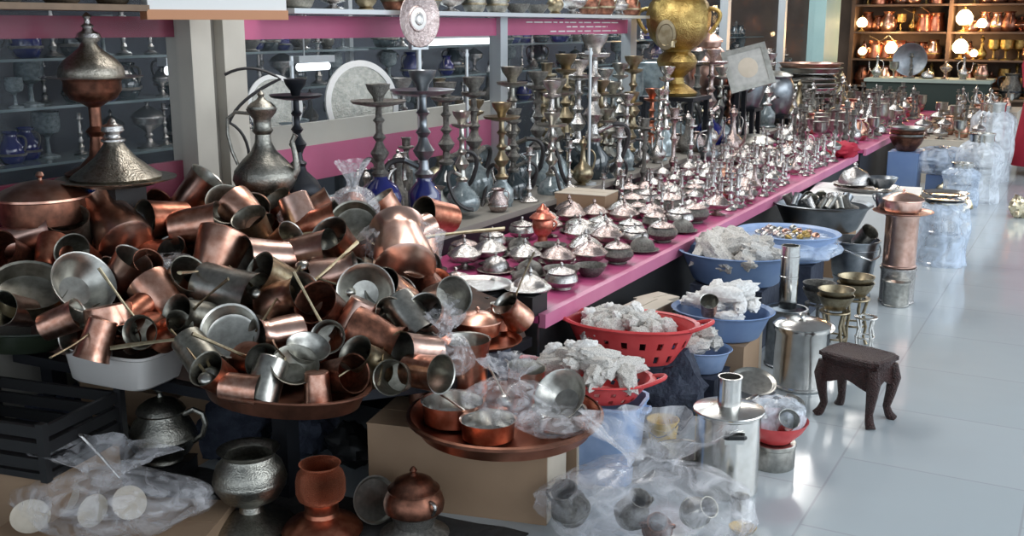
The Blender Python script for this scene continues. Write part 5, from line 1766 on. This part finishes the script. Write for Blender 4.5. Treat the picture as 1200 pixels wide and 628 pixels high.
# carved stool
def k_stool():
    top = MB()
    seg = 48
    prof = [(.001, .86), (.44, .86), (.46, .88), (.46, .92), (.50, .94), (.50, 1.0), (.46, 1.02), (.40, 1.0), (.001, .995)]
    v, f = [], []
    for (r, z) in prof:
        for k in range(seg):
            a = 2 * PI * k / seg
            e = .38
            ca, sa = math.cos(a), math.sin(a)
            w = 1 + .03 * math.cos(12 * a) * (1 if r > .42 else 0)
            v.append((2 * r * w * .5 * abs(ca) ** e * (1 if ca >= 0 else -1), 1.5 * r * w * .5 * abs(sa) ** e * (1 if sa >= 0 else -1), z))
    for i in range(len(prof) - 1):
        for k in range(seg):
            k2 = (k + 1) % seg
            f.append((i * seg + k, i * seg + k2, (i + 1) * seg + k2, (i + 1) * seg + k))
    top.add(v, f)
    ap = MB()
    n = 14

    def side(L, d0, swap):
        for k in range(n):
            t0, t1 = k / n, (k + 1) / n
            z0 = .86 - .20 - .12 * abs(math.cos(PI * t0)) ** 1.5
            z1 = .86 - .20 - .12 * abs(math.cos(PI * t1)) ** 1.5
            x0, x1 = -L + 2 * L * t0, -L + 2 * L * t1
            pts = []
            for th in (0, .045):
                for (x, z) in ((x0, z0), (x1, z1), (x1, .87), (x0, .87)):
                    pts.append((x, d0 + th, z) if not swap else (d0 + th, x, z))
            ap.add(pts, [(0, 1, 2, 3), (7, 6, 5, 4), (0, 4, 5, 1), (2, 6, 7, 3), (1, 5, 6, 2), (0, 3, 7, 4)])
    side(.42, -.33, False)
    side(.42, .285, False)
    side(.31, -.44, True)
    side(.31, .395, True)
    out = [('carved_top', top, WOOD), ('apron', ap, WOOD)]
    for sx in (-1, 1):
        for sy in (-1, 1):
            pts = [(sx * .40, sy * .28, .86), (sx * .43, sy * .31, .66), (sx * .40, sy * .29, .40), (sx * .37, sy * .26, .20), (sx * .40, sy * .29, .08), (sx * .45, sy * .33, 0.0)]
            out.append(('leg', MB().tube(pts, [.085, .10, .075, .058, .065, .075], 10), WOOD))
            out.append(('carved_boss', MB().ball((sx * .455, sy * .335, .70), .05, .05, .075, 10, 8), WOOD, len(out) - 1))
    return out


p = atz(996, 490, 0)
spawn('stool', k_stool, 'carved_stool', 'small dark brown carved wooden stool standing on the glossy floor', 'stool', p + Vector((.01, .03, 0)), rz(-18), 84 / ppm(p) / 1.08)
# brass and steel trivet stands behind the stool
for i, (px, py, D, m, lab) in enumerate([(975, 415, 34, BRASS_DULL, 'dull brass openwork stand behind the stool, closest to it'), (998, 400, 34, BRASS_DULL, 'dull brass openwork stand beside the steel-legged one'), (956, 400, 30, SILVER_DARK, 'dark openwork stand by the tall cylinder'), (1012, 410, 26, STEEL, 'thin steel-legged stand at the aisle side behind the stool')]):
    def k_tri(m=m):
        tp = MB().lathe([(.36, 1.5), (.5, 1.5), (.52, 1.53), (.5, 1.56), (.36, 1.56), (.36, 1.5)], 24)
        ring = MB().lathe([(.40, .6), (.44, .6), (.44, .66), (.40, .66), (.40, .6)], 24)
        r = [('top_ring', tp, m), ('brace_ring', ring, m)]
        for k in range(4):
            a = PI / 4 + k * PI / 2
            ca, sa = math.cos(a), math.sin(a)
            r.append(('leg', MB().tube([(.45 * ca, .45 * sa, 1.5), (.34 * ca, .34 * sa, 1.05), (.46 * ca, .46 * sa, .6), (.40 * ca, .40 * sa, .25), (.52 * ca, .52 * sa, 0)], [.05, .06, .05, .045, .06], 8), m))
        return r
    q = atz(px, py, 0)
    spawn('tri' + m.name + str(i), k_tri, 'openwork_stand', lab, 'stand', q, rz(30 * i), D / ppm(q))
    if i < 3:
        zt = 1.57 * D / ppm(q)
        for k in range(2):
            spawn('tribowl%d' % i, k_bowl(m, .4), 'metal_bowl', ['lower', 'upper'][k] + ' of two bowls on the ' + lab.split(' stand')[0] + ' stand' + [' nearest the stool', ' beside the steel one', ' by the cylinder'][i], 'bowl', q + Vector((0, 0, zt + .004 + k * .03)), rz(0), (D + 8) / ppm(q))
# grey bucket and copper cylinder, kettle
p = atz(995, 352, 0)
s = 58 / ppm(p)
spawn('gbucketbase', k_canister(STEEL_DARK, .55, False), 'steel_canister', 'low dark drum under the grey metal bucket', 'canister', p + Vector((-.02, .14, 0)), rz(0), .22)
spawn('gbucket', k_bucket(STEEL_DARK, STEEL, .72), 'metal_bucket', 'dark grey metal bucket standing beside the copper drum', 'bucket', p + Vector((-.02, .14, .125)), rz(40), s)
spawn('gbcup', k_cup(TIN, TIN), 'metal_cup', 'tin cup lying in the mouth of the dark grey bucket', 'cup', p + Vector((-.0, .12, .30)), aim((.5, -.3, .6)), .1)
p = atz(1046, 358, 0)
s = 40 / ppm(p)
CP = p + Vector((0, .10, 0))
spawn('copbase', k_canister(SILVER, 1.0, False), 'steel_canister', 'silvery engraved drum under the tall copper drum at the aisle', 'canister', CP, rz(0), .20)
spawn('copdrum', k_canister(COPPER_PALE, 1.55, False), 'copper_drum', 'tall smooth copper drum at the aisle under the copper kettle', 'drum', CP + Vector((0, 0, .203)), rz(0), .19)
spawn('coptray', k_tray(COPPER, .03, 32), 'round_tray', 'copper tray lying between the copper drum and the kettle', 'tray', CP + Vector((0, 0, .50)), rz(0), .32)


def k_kettle():
    b = MB().lathe([(.001, 0), (.34, 0), (.42, .06), (.5, .24), (.46, .46), (.32, .62), (.28, .66)], 28)
    l = MB().lathe([(.30, .66), (.30, .69), (.18, .77), (.06, .82), (.04, .88), (.08, .93), (.001, .97)], 22)
    h = MB().tube(curve((-.30, 0, .60), (0, 0, 1.55), (.30, 0, .60), 12), .035, 8)
    sp = MB().tube([(.44, 0, .26), (.62, 0, .42), (.70, 0, .62), (.80, 0, .66)], [.09, .06, .045, .04], 10)
    return [('body', b, COPPER), ('lid', l, COPPER), ('bail_handle', h, COPPER), ('spout', sp, COPPER)]


spawn('lidpanp', k_lidpan(COPPER_PALE, COPPER_PALE), 'covered_pan', 'round pale copper pan with lid on the copper drum by the aisle', 'pan', CP + Vector((.0, -.02, .512)), rz(200), .20)
spawn('sjug', k_pewterpot, 'pewter_pot', 'little grey pot with handle next to the pale copper pan on the copper drum', 'pot', CP + Vector((-.12, .08, .507)), rz(200), .09)
# film-wrapped steel pots stacked at the aisle
p = atz(1096, 312, 0)
s = 52 / ppm(p)
WP = p + Vector((0, .12, 0))
for k in range(2):
    spawn('wpot', k_canister(STEEL, .78, False), 'steel_pot', ['lower steel pot of the film-wrapped stack at the aisle', 'upper steel pot of the film-wrapped stack at the aisle'][k], 'pot', WP + Vector((0, 0, k * .205)), rz(0), .26)
spawn('wtray', k_tray(STEEL, .05, 32), 'round_tray', 'bright steel tray lying on top of the film-wrapped pot stack', 'tray', WP + Vector((0, 0, .412)), rz(0), .30)
spawn('wtray', None, 'round_tray', 'second bright steel tray topping the film-wrapped pot stack', 'tray', WP + Vector((.01, 0, .445)), rz(40), .28)
spawn('wfilm', k_wrap(FILM_BLUE, 91, .80), 'plastic_film', 'bluish clear film wrapped round the stack of steel pots', 'plastic film', WP + Vector((0, 0, .001)), rz(0), .43)
q = atz(1048, 352, 0)
spawn('tinw', k_canister(TIN, .9, True), 'steel_canister', 'small film-clad tin canister on the floor in front of the silvery drum', 'canister', q + Vector((.02, -.10, 0)), rz(0), .15)

# silver trays and bowls on boxes farther along the aisle
far_goods = [(1012, 214, .42, 110, 'traywide'), ]
q = atz(1015, 222, .40)
spawn('fboxA', k_box(SIGNW, SIGNW, .70, .56, .392), 'cardboard_box', 'big white box carrying the wide silver tray by the aisle', 'box', (q.x, q.y, 0), rz(6))
spawn('trayA', k_tray(SILVER, .05), 'round_tray', 'silver tray on the big white box by the aisle', 'tray', q, rz(0), .44)
spawn('bowlA', k_sugar(1, SILVER, SILVER), 'covered_dish', 'silver domed dish on the wide tray by the aisle', 'covered dish', q + Vector((-.08, .0, .016)), rz(0), .24)
spawn('bowlB', k_bowl(STEEL_DARK, .36), 'metal_bowl', 'dark bowl on the wide silver tray by the aisle', 'bowl', q + Vector((.10, .02, .016)), rz(0), .2)
q = atz(1062, 170, .45)
for k in range(4):
    spawn('bwst' + 'ab'[k % 2], k_bowl([COPPER_DARK, TIN][k % 2], .4), 'metal_bowl', ['lowest bowl of the brown and tin stack by the blue bundles', 'second bowl of the brown and tin stack', 'third bowl of the brown and tin stack', 'top bowl of the brown and tin stack'][k], 'bowl', Vector((q.x, q.y, .40 + k * .03)), rz(0), .30)
spawn('bwbox', k_box(BLUE_PL, BLUE_PL, .26, .26, .393), 'cardboard_box', 'box under the brown and tin bowl stack', 'box', (q.x, q.y, 0), rz(0))
# bluish wrapped bundles
for i, (px, py, D, sx, hz, lab) in enumerate([(1102, 190, 70, 1.0, .55, 'blue film bundle nearest the bowl stack'), (1120, 166, 56, 1.0, .5, 'blue film bundle behind the one by the bowl stack'), (1092, 152, 46, 1.0, .5, 'greyish blue film bundle beside the pink platform end')]):
    q = atz(px, py, .30)
    spawn('bbun%d' % i, k_bag(FILM_BLUE if i < 2 else FILM_MILK, 101 + i, False, 1, .8, hz), 'wrapped_bundle', lab, 'bundle', q - Vector((0, 0, .10)), rz(i * 30), D / ppm(q))
    spawn('bbpot%d' % i, k_jar(STEEL_DARK, STEEL), 'metal_jar', 'steel jar inside the ' + lab, 'jar', q - Vector((0, 0, .09)), rz(i * 30), .22)
    spawn('bbbox%d' % i, k_box(BLUE_PL, BLUE_PL, .2, .2, .188), 'box', 'blue box under the ' + lab, 'box', (q.x, q.y, 0), rz(0))
# tall pale film-wrapped packages along the aisle, reaching to the person in red
for i, (px, py, D, hz, lab) in enumerate([(1148, 240, 60, 1.5, 'tall pale film-wrapped package closest along the aisle'), (1160, 214, 60, 1.7, 'tallest pale film-wrapped package beside the person in red'), (1128, 246, 50, 1.15, 'short film-wrapped package with gold pieces beside it'), (1170, 192, 46, 1.6, 'pale film-wrapped package nearest the skirt of the person in red'), (1152, 186, 40, 1.5, 'pale film-wrapped package between the blue bundles and the tallest one')]):
    q = atz(px, py, 0) + Vector((-.05, .2, 0))
    s = D / ppm(q)
    hz *= .8
    spawn('tpk%d' % i, k_wrap(FILM_MILK if i != 2 else FILM_BLUE, 121 + i * 2.3, .8 / hz), 'wrapped_package', lab, 'package', q, rz(20 * i), s * hz)
    for k in range(2):
        spawn('tpc%d' % i, k_canister(STEEL, .66 * hz / .62, False), 'steel_pot', ['lower', 'upper'][k] + ' steel pot inside the ' + lab, 'pot', q + Vector((0, 0, .004 + k * s * .35 * hz / .62 )), rz(0), s * .50)
for i, (px, py, lab) in enumerate([(1124, 252, 'gold foil wrapped piece on the floor by the short package'), (1112, 234, 'gold foil wrapped piece behind the film-wrapped steel pots'), (1196, 256, 'gold foil wrapped piece at the far side of the aisle')]):
    q = atz(px, py, 0)
    spawn('gold', k_bundle(GOLDY, 9.9, 1, .8, 1.0), 'gold_parcel', lab, 'parcel', q + Vector((-.02, .06, 0)), rz(40 * i), .20)

# ------------------------------------------------------------------ goods beyond the first platform
fk = [('sugar_bowl', k_sugar(0, SILVER, SILVER), 'silver lidded bowl', 'sugar bowl'), ('flask', k_flask(SILVER, SILVER), 'silver flask', 'flask'), ('candlestick', k_candle(SILVER_DARK, 1), 'dark candlestick', 'candlestick'),
      ('sugar_bowl', k_sugar(3, SILVER_ROSE, SILVER), 'rosy lidded chalice', 'chalice'), ('goblet', k_goblet(TIN), 'tin goblet', 'goblet'), ('jar', k_jar(COPPER, BRASS_DULL), 'copper jar', 'jar'), ('covered_dish', k_sugar(1, SILVER, SILVER), 'silver covered dish', 'covered dish')]
fz = [(9.4, 10.8, 'at the near end of the second platform'), (10.8, 12.3, 'in the middle of the second platform'), (12.3, 14.4, 'at the far end of the second platform')]
occ2 = []
fr2 = [.53, .5, .32, .43, .36, .6, .62]
for k in range(4000):
    i = R_.randrange(7)
    s = R_.uniform(.16, .25)
    y = R_.uniform(9.45, 14.15)
    x = R_.uniform(-2.58, -1.76 - fr2[i] * s)
    if free(x, y, fr2[i] * s, occ2):
        occ2.append((x, y, fr2[i] * s))
        zn = [z for a_, b_, z in fz if a_ <= y < b_][0]
        spawn('fk%d' % i, fk[i][1], fk[i][0], fk[i][2] + ' ' + zn, fk[i][3], (x, y, .4705), rz(R_.uniform(0, 360)), s, group=fk[i][2] + 's ' + zn)
# low boxes by the aisle with goods on top, between the blue bundles and the copper shelves
for i, (x, yb, w, d, h, m, lab) in enumerate([(-1.25, 11.4, .7, .8, .42, CARD_PALE, 'pale carton of silver goods by the aisle beyond the blue bundles'), (-1.25, 12.5, .7, .9, .48, CARD, 'brown carton of silver goods by the aisle farther on'), (-1.2, 13.7, .8, .9, .55, CARD_PALE, 'last pale carton by the aisle before the copper shelves')]):
    spawn('fc%d' % i, k_box(m, m, w, d, h), 'cardboard_box', lab, 'box', (x, yb, 0), rz(0))
    for k in range(12):
        j = R_.randrange(7)
        spawn('fk%d' % j, fk[j][1], fk[j][0], fk[j][2] + ' on the ' + lab.split(' of')[0].split(' by')[0] + [' beyond the blue bundles', ' farther on', ' before the copper shelves'][i], fk[j][3], (x - .25 + .17 * (k % 4), yb - .28 + .25 * (k // 4), h + .0045), rz(R_.uniform(0, 360)), R_.uniform(.13, .18), group=fk[j][2] + 's on carton ' + ['beyond the blue bundles', 'farther on', 'before the copper shelves'][i])
# grey-green covered table and dark things in front of the shelves
spawn('gtable', lambda: [('cloth_top', MB().box(-.75, .75, -.35, .35, .80, .84), mat('pale_green_cloth', (0.30, 0.36, 0.32), 0, .8)), ('skirt', MB().box(-.72, .72, -.33, .33, 0.0, .80), mat('dark_green_cloth', (0.025, 0.04, 0.035), 0, .85))], 'display_table', 'table with a pale green top and dark green skirt in front of the copper shelves', 'table', (-1.95, 14.75, 0), rz(0))
for k in range(7):
    j = [1, 4, 2, 6, 3, 1, 5][k]
    spawn('fk%d' % j, fk[j][1], fk[j][0], fk[j][2] + ' on the green table, ' + ORD[k] + ' from the window end', fk[j][3], (-2.6 + k * .21, 14.7, .8405), rz(k * 40), .18)
q = aty(1068, 47, 14.75)


def k_disc():
    d = MB().lathe([(.001, 0), (.40, .0), (.46, .03), (.5, .035), (.5, .055), (.45, .05), (.39, .02), (.001, .02)], 36)
    d.shift((0, 0, .0), Matrix.Rotation(PI / 2, 3, 'X'))
    st = MB().tube([(0, .02, -.52), (0, .10, -.50), (0, .06, -.2)], .02, 6)
    ft = MB().box(-.16, .16, -.06, .12, -.56, -.535)
    return [('disc', d, STEEL_DARK), ('prop', st, IRON), ('foot', ft, IRON)]


spawn('disc', k_disc, 'upright_disc', 'grey round tray propped upright on the green table before the copper shelves', 'tray', (q.x, 14.75, .8405 + .56 * .42), rz(12), .42)

# ------------------------------------------------------------------ copper shelves across the far wall
sh_x0, sh_x1 = -3.1, 0.6
shelf_z = [.30, .70, 1.06, 1.42, 1.78, 2.14]
rt = bpy.data.objects.new('display_rack', None)
C.objects.link(rt)
rt.location = ((sh_x0 + sh_x1) / 2, 15.7, 0)
tag(rt, 'wide brown rack of copperware and warm lamps across the far end', 'rack')
RO = ((sh_x0 + sh_x1) / 2, 15.7, 0)
for z in shelf_z:
    sub('shelf_board', MB().box(sh_x0, sh_x1, 15.45, 15.95, z - .025, z), RACKW, rt, off=RO)
for x in (sh_x0, -1.85, -.6, sh_x1):
    sub('upright', MB().box(x - .025, x + .025, 15.44, 15.95, 0, 2.5), RACKW, rt, off=RO)
ck = [('copper_jar', k_jar(COPPER, COPPER), 'copper two-handled jar', 'jar'), ('coffee_pot', k_cezve(COPPER_RED, TIN, BRASS_DULL), 'red copper coffee pot', 'coffee pot'), ('flask', k_flask(BRASS, BRASS), 'brass spouted flask', 'flask'),
      ('copper_jar', k_jar(COPPER_PALE, BRASS), 'pale copper jar', 'jar'), ('goblet', k_goblet(BRASS), 'brass goblet', 'goblet'), ('covered_dish', k_sugar(0, COPPER, COPPER), 'copper lidded bowl', 'bowl'), ('kettle', k_kettle, 'copper kettle', 'kettle'), ('jar', k_jar(COPPER_DARK, COPPER_DARK), 'dark copper jar', 'jar')]
lv = ['bottom', 'second', 'third', 'fourth', 'fifth', 'top']
for zi, z in enumerate(shelf_z):
    x = sh_x0 + .15
    while x < sh_x1 - .1:
        j = R_.randrange(8)
        if min(abs(x - u) for u in (sh_x0, -1.85, -.6, sh_x1)) > .13:
            spawn('ck%d' % j, ck[j][1], ck[j][0], '%s on the %s shelf of the far copper rack' % (ck[j][2], lv[zi]), ck[j][3], (x, 15.60 + R_.uniform(-.05, .12), z + .0005), rz(R_.uniform(-130, -50)), min(R_.uniform(.20, .27), {1: .235, 2: .185, 6: .215, 3: .27}.get(j, .27)), group='%ss on the %s rack shelf' % (ck[j][2], lv[zi]))
        x += .15
for i, (px, py, sc, lab) in enumerate([(1011, 16, .20, 'lit lamp high at the window end of the copper rack'), (1046, 40, .24, 'tall lit lamp under the high one on the copper rack'), (1012, 42, .16, 'small lit lamp at the window end of the copper rack'), (1131, 14, .30, 'brightest lit lamp near the aisle end of the copper rack'), (1126, 48, .28, 'lit lamp right below the brightest one'), (1152, 14, .18, 'lit lamp beside the brightest one'), (1143, 44, .14, 'little lit lamp beside the lower bright one')]):
    q = aty(px, py, 15.5)
    z = max([s_ for s_ in shelf_z if s_ < q.z + .02])
    spawn('lampk', k_lamp(GLOW), 'table_lamp', lab, 'lamp', (q.x, 15.50, z + .0005), rz(0), sc)
    if i in (1, 3, 4):
        pl = bpy.data.lights.new('lamp_bulb', 'POINT')
        pl.energy = 14
        pl.color = (1, .62, .3)
        pl.shadow_soft_size = .05
        po = bpy.data.objects.new('lamp_bulb', pl)
        C.objects.link(po)
        po.location = (q.x, 15.25, z + .32)
# dark cauldrons and jars in front of the rack toward the aisle
for i in range(7):
    x = -1.0 + i * .27
    spawn('ckd%d' % (i % 2), k_jar([SILVER_DARK, COPPER_DARK][i % 2], IRON), 'metal_jar', '%s big dark jar on the low bench before the copper rack, counting toward the aisle' % ORD[i], 'jar', (x, 14.9, .6005), rz(30 * i), .30)
spawn('bench', lambda: k_tablestand(2.0, .60, WOODLT)()[:1] + [('support', MB().box(-.95, -.85, -.25, .25, 0, .57), WOODLT), ('support', MB().box(.85, .95, -.25, .25, 0, .57), WOODLT), ('kick_panel', MB().box(-.85, .85, .10, .14, 0, .57), WOODLT)], 'display_bench', 'low dark bench of jars before the aisle end of the copper rack', 'bench', (-.20, 15.1, 0), Matrix.Diagonal((1.0, .28, 1)).to_3x3())

# ------------------------------------------------------------------ behind the glass: shelves with dim goods and light tubes
for zi, z in enumerate([.90, 1.15, 1.36]):
    for k, (y0, y1) in enumerate([(1.4, 5.6), (5.8, 10.3), (10.5, 14.6)]):
        o = link('glass_shelf', MB().box(-.16, .16, 0, y1 - y0, -.012, 0).mesh('glass_shelf', mat('shelf_glass', (0.12, 0.16, 0.17), 0, 0.1)))
        o.location = (-4.25, y0, z)
        tag(o, 'dim %s glass shelf inside the shop behind the %s' % (['lower', 'middle', 'upper'][zi], ['tall urn and pillar', 'grey water pipes', 'teal pillar stretch'][k]), 'shelf')
        br_ = link('shelf_upright', MB().box(-.02, .02, -.02, .02, 0, 3.0).mesh('shelf_upright', ALU), None) if zi == 0 else None
        if br_:
            br_.location = (-4.43, y0 + .05, 0)
            tag(br_, 'slim metal upright behind the glass shelves, ' + ['at the tall urn', 'by the grey water pipes', 'by the teal pillar'][k], 'upright')
ik = [('goblet', k_goblet(GREYGLASS), 'grey glass goblet', 'goblet'), ('flask', k_flask(SILVER_DARK, SILVER_DARK), 'dark spouted flask', 'flask'), ('glass_jar', k_jar(COBALT, SILVER_DARK), 'blue glass jar', 'jar'), ('candlestick', k_candle(SILVER, 1), 'silver candlestick', 'candlestick'), ('sugar_bowl', k_sugar(3, SILVER, SILVER), 'silver chalice', 'chalice'), ('glass_jar', k_jar(DARKGLASS, SILVER_DARK), 'dark glass jar', 'jar')]
for zi, z in enumerate([.90, 1.15, 1.36]):
    y = 1.6
    while y < 14.3:
        j = R_.randrange(6)
        k = 0 if y < 5.6 else (1 if y < 10.3 else 2)
        if not (5.5 < y < 5.95 or 10.2 < y < 10.65):
            zn = ['behind the tall urn and pillar', 'behind the grey water pipes', 'behind the teal pillar stretch'][k]
            spawn('ik%d' % j, ik[j][1], ik[j][0], '%s on the %s shelf inside the window %s' % (ik[j][2], ['lower', 'middle', 'upper'][zi], zn), ik[j][3], (-4.25 + R_.uniform(-.08, .08), y, z + .0005), rz(R_.uniform(0, 360)), R_.uniform(.11, .2), group='%ss on the %s inside shelf %s' % (ik[j][2], ['lower', 'middle', 'upper'][zi], zn))
        y += .125 if y < 6 else .2
# glass and silver crowded on the sill just inside the panes
o = link('sill_shelf', MB().box(-.17, .17, 0, 10.9, -.03, 0).mesh('sill_shelf', ALU))
o.location = (-3.62, 3.7, .56)
tag(o, 'pale shelf running just inside the shop window behind the water pipes', 'shelf')
sk_ = [('glass_vase', k_flask(GREYGLASS, SILVER), 'grey glass flask', 'flask'), ('candlestick', k_candle(SILVER, 1), 'tall silver candlestick', 'candlestick'), ('goblet', k_goblet(PALEGLASS), 'pale glass goblet', 'goblet'), ('water_pipe', k_hookah(1, SILVER, PALEGLASS), 'pale glass water pipe', 'water pipe'), ('candlestick', k_candle(BRASS_DULL, 0), 'brassy candlestick', 'candlestick'), ('water_pipe', k_hookah(0, PEWTER, COBALT), 'blue glass water pipe', 'water pipe')]
sz_ = [(.34, .5), (.26, .38), (.40, .55), (.26, .33), (.26, .40), (.25, .32)]
sr_ = [.5, .32, .36, .6, .32, .6]
occ3 = [(-3.62, 3.75, .2), (-3.62, 4.75, .32)]
for k in range(2600):
    i = R_.randrange(6)
    s = R_.uniform(*sz_[i])
    X, y = R_.uniform(-3.72, -3.54), R_.uniform(4.0, 14.3)
    if free(X, y, sr_[i] * s, occ3, .82):
        occ3.append((X, y, sr_[i] * s))
        zn = 'behind the grey water pipes' if y < 7 else ('behind the brass samovar' if y < 10.4 else 'toward the teal pillar')
        spawn('sl%d' % i, sk_[i][1], sk_[i][0], sk_[i][2] + ' just inside the window ' + zn, sk_[i][3], (X, y, .5605), rz(R_.uniform(0, 360)), s, group=sk_[i][2] + 's just inside the window ' + zn)
# white light tubes inside the shop
for i, (a, b, X, lab) in enumerate([((492, 54), (576, 44), -3.75, 'bright white light tube inside the window above the water pipes'), ((350, 78), (384, 78), -3.9, 'short white light tube inside the window past the cream pillar'), ((196, 84), (232, 80), -3.9, 'short white light tube inside the window before the cream pillar')]):
    p, q = atx(a[0], a[1], X), atx(b[0], b[1], X)
    L = q.y - p.y
    zc = (p.z + q.z) / 2

    def k_tube(L=L):
        t0 = MB().tube([(0, 0, 0), (0, L, 0)], .022, 10)
        h = MB().box(-.03, .03, -.03, L + .03, .022, .06)
        w = MB().tube([(0, .05, .06), (0, .05, 3.0 - zc)], .004, 6)
        return [('tube', t0, GLOW_W), ('housing', h, ALU), ('hanging_rod', w, ALU, 1)]
    spawn('lt%d' % i, k_tube, 'tube_light', lab, 'light', (X, p.y, zc), rz(0))
# pale-rimmed discs added behind the glass in place of a car's reflection
for i, (px, py, D, lab) in enumerate([(322, 124, 66, 'large pale-rimmed disc added for a car reflection, next to the cream pillar'), (424, 122, 92, 'largest pale-rimmed disc added for a car reflection above the hose')]):
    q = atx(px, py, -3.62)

    def k_reflection_disc():
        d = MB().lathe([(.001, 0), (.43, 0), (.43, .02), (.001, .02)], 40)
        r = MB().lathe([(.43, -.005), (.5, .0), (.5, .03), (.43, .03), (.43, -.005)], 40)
        return [('dish', d, PEWTER), ('reflection_rim', r, SIGNW, None, 'pale rim drawing the reflected arc')]
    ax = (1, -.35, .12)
    spawn('upr', k_reflection_disc, 'upright_disc', lab, 'tray', q, aim(ax), D / ppm(q) * 1.1)
    spawn('upst%d' % i, k_tablestand(.26, q.z - .5 * D / ppm(q) * 1.1 - .004, IRON), 'pedestal', 'dark stand inside the window under the ' + ['pale-rimmed reflection disc by the pillar', 'largest pale-rimmed reflection disc'][i], 'stand', (q.x, q.y, 0), rz(0))

# ------------------------------------------------------------------ person in red at the far edge of the aisle
pp = atz(1223, 205, 0)


def skin_fig():
    me = bpy.data.meshes.new('person_body')
    J = [(0, 0, .92), (0, 0, 1.10), (0, .0, 1.30), (0, -.01, 1.42), (0, -.02, 1.50), (0, -.03, 1.60), (0, -.03, 1.68),
         (.17, 0, 1.36), (.22, .03, 1.10), (.22, -.06, .88), (.22, -.09, .78), (-.17, 0, 1.36), (-.22, .03, 1.10), (-.22, -.06, .88), (-.22, -.09, .78),
         (.09, 0, .86), (.10, -.02, .48), (.10, .02, .08), (.10, -.12, .03), (-.09, 0, .86), (-.10, -.02, .48), (-.10, .02, .08), (-.10, -.12, .03)]
    E_ = [(0, 1), (1, 2), (2, 3), (3, 4), (4, 5), (5, 6), (2, 7), (7, 8), (8, 9), (9, 10), (2, 11), (11, 12), (12, 13), (13, 14), (0, 15), (15, 16), (16, 17), (17, 18), (0, 19), (19, 20), (20, 21), (21, 22)]
    rad = [.13, .12, .14, .06, .055, .095, .085, .065, .045, .036, .03, .065, .045, .036, .03, .09, .06, .042, .035, .09, .06, .042, .035]
    me.from_pydata(J, E_, [])
    o = bpy.data.objects.new('person', me)
    C.objects.link(o)
    md = o.modifiers.new('skin', 'SKIN')
    for i, r in enumerate(rad):
        me.skin_vertices[0].data[i].radius = (r, r * .85)
    me.skin_vertices[0].data[0].use_root = True
    sb = o.modifiers.new('sub', 'SUBSURF')
    sb.levels = 2
    sb.render_levels = 2
    md.use_smooth_shade = True
    me.materials.append(SKIN)
    return o


per = skin_fig()
per.location = pp
per.rotation_euler = (0, 0, .4)
tag(per, 'person in a long crimson coat standing at the far edge of the aisle', 'person')


def part(name, mb, m):
    o = link(name, mb.mesh(name, m), per)
    return o


part('coat', MB().lathe([(.33, .10), (.34, .12), (.30, .45), (.25, .85), (.21, 1.05), (.23, 1.25), (.20, 1.40), (.10, 1.46), (.09, 1.45)], 32, 1.0, .75), RED_CLOTH)
for sgn in (-1, 1):
    part('sleeve', MB().tube([(sgn * .16, 0, 1.38), (sgn * .24, .03, 1.10), (sgn * .245, -.05, .90)], [.085, .075, .065], 14), RED_CLOTH)
    part('shoe', MB().ball((sgn * .10, -.05, .045), .055, .13, .045, 14, 8), BLACK_PL)
    for k in range(4):
        part('finger', MB().tube([(sgn * .22 + (k - 1.5) * .018, -.10, .78), (sgn * .22 + (k - 1.5) * .018, -.115, .735), (sgn * .22 + (k - 1.5) * .016, -.11, .70 + abs(k - 1.4) * .008)], [.010, .009, .008], 8), SKIN)
    part('thumb', MB().tube([(sgn * .195, -.11, .80), (sgn * .18, -.13, .77), (sgn * .182, -.14, .745)], [.011, .010, .009], 8), SKIN)
part('hair', MB().lathe([(.108, 1.55), (.115, 1.64), (.10, 1.73), (.05, 1.785), (.001, 1.79)], 24, 1, 1.08).shift((0, .012, 0)), HAIR)
part('nose', MB().ball((0, -.125, 1.61), .013, .02, .022, 10, 6), SKIN)
for sgn in (-1, 1):
    part('eye', MB().ball((sgn * .034, -.108, 1.635), .012, .008, .007, 10, 6), BLACK_PL)
part('mouth', MB().ball((0, -.112, 1.565), .024, .008, .007, 10, 6), CORAL)
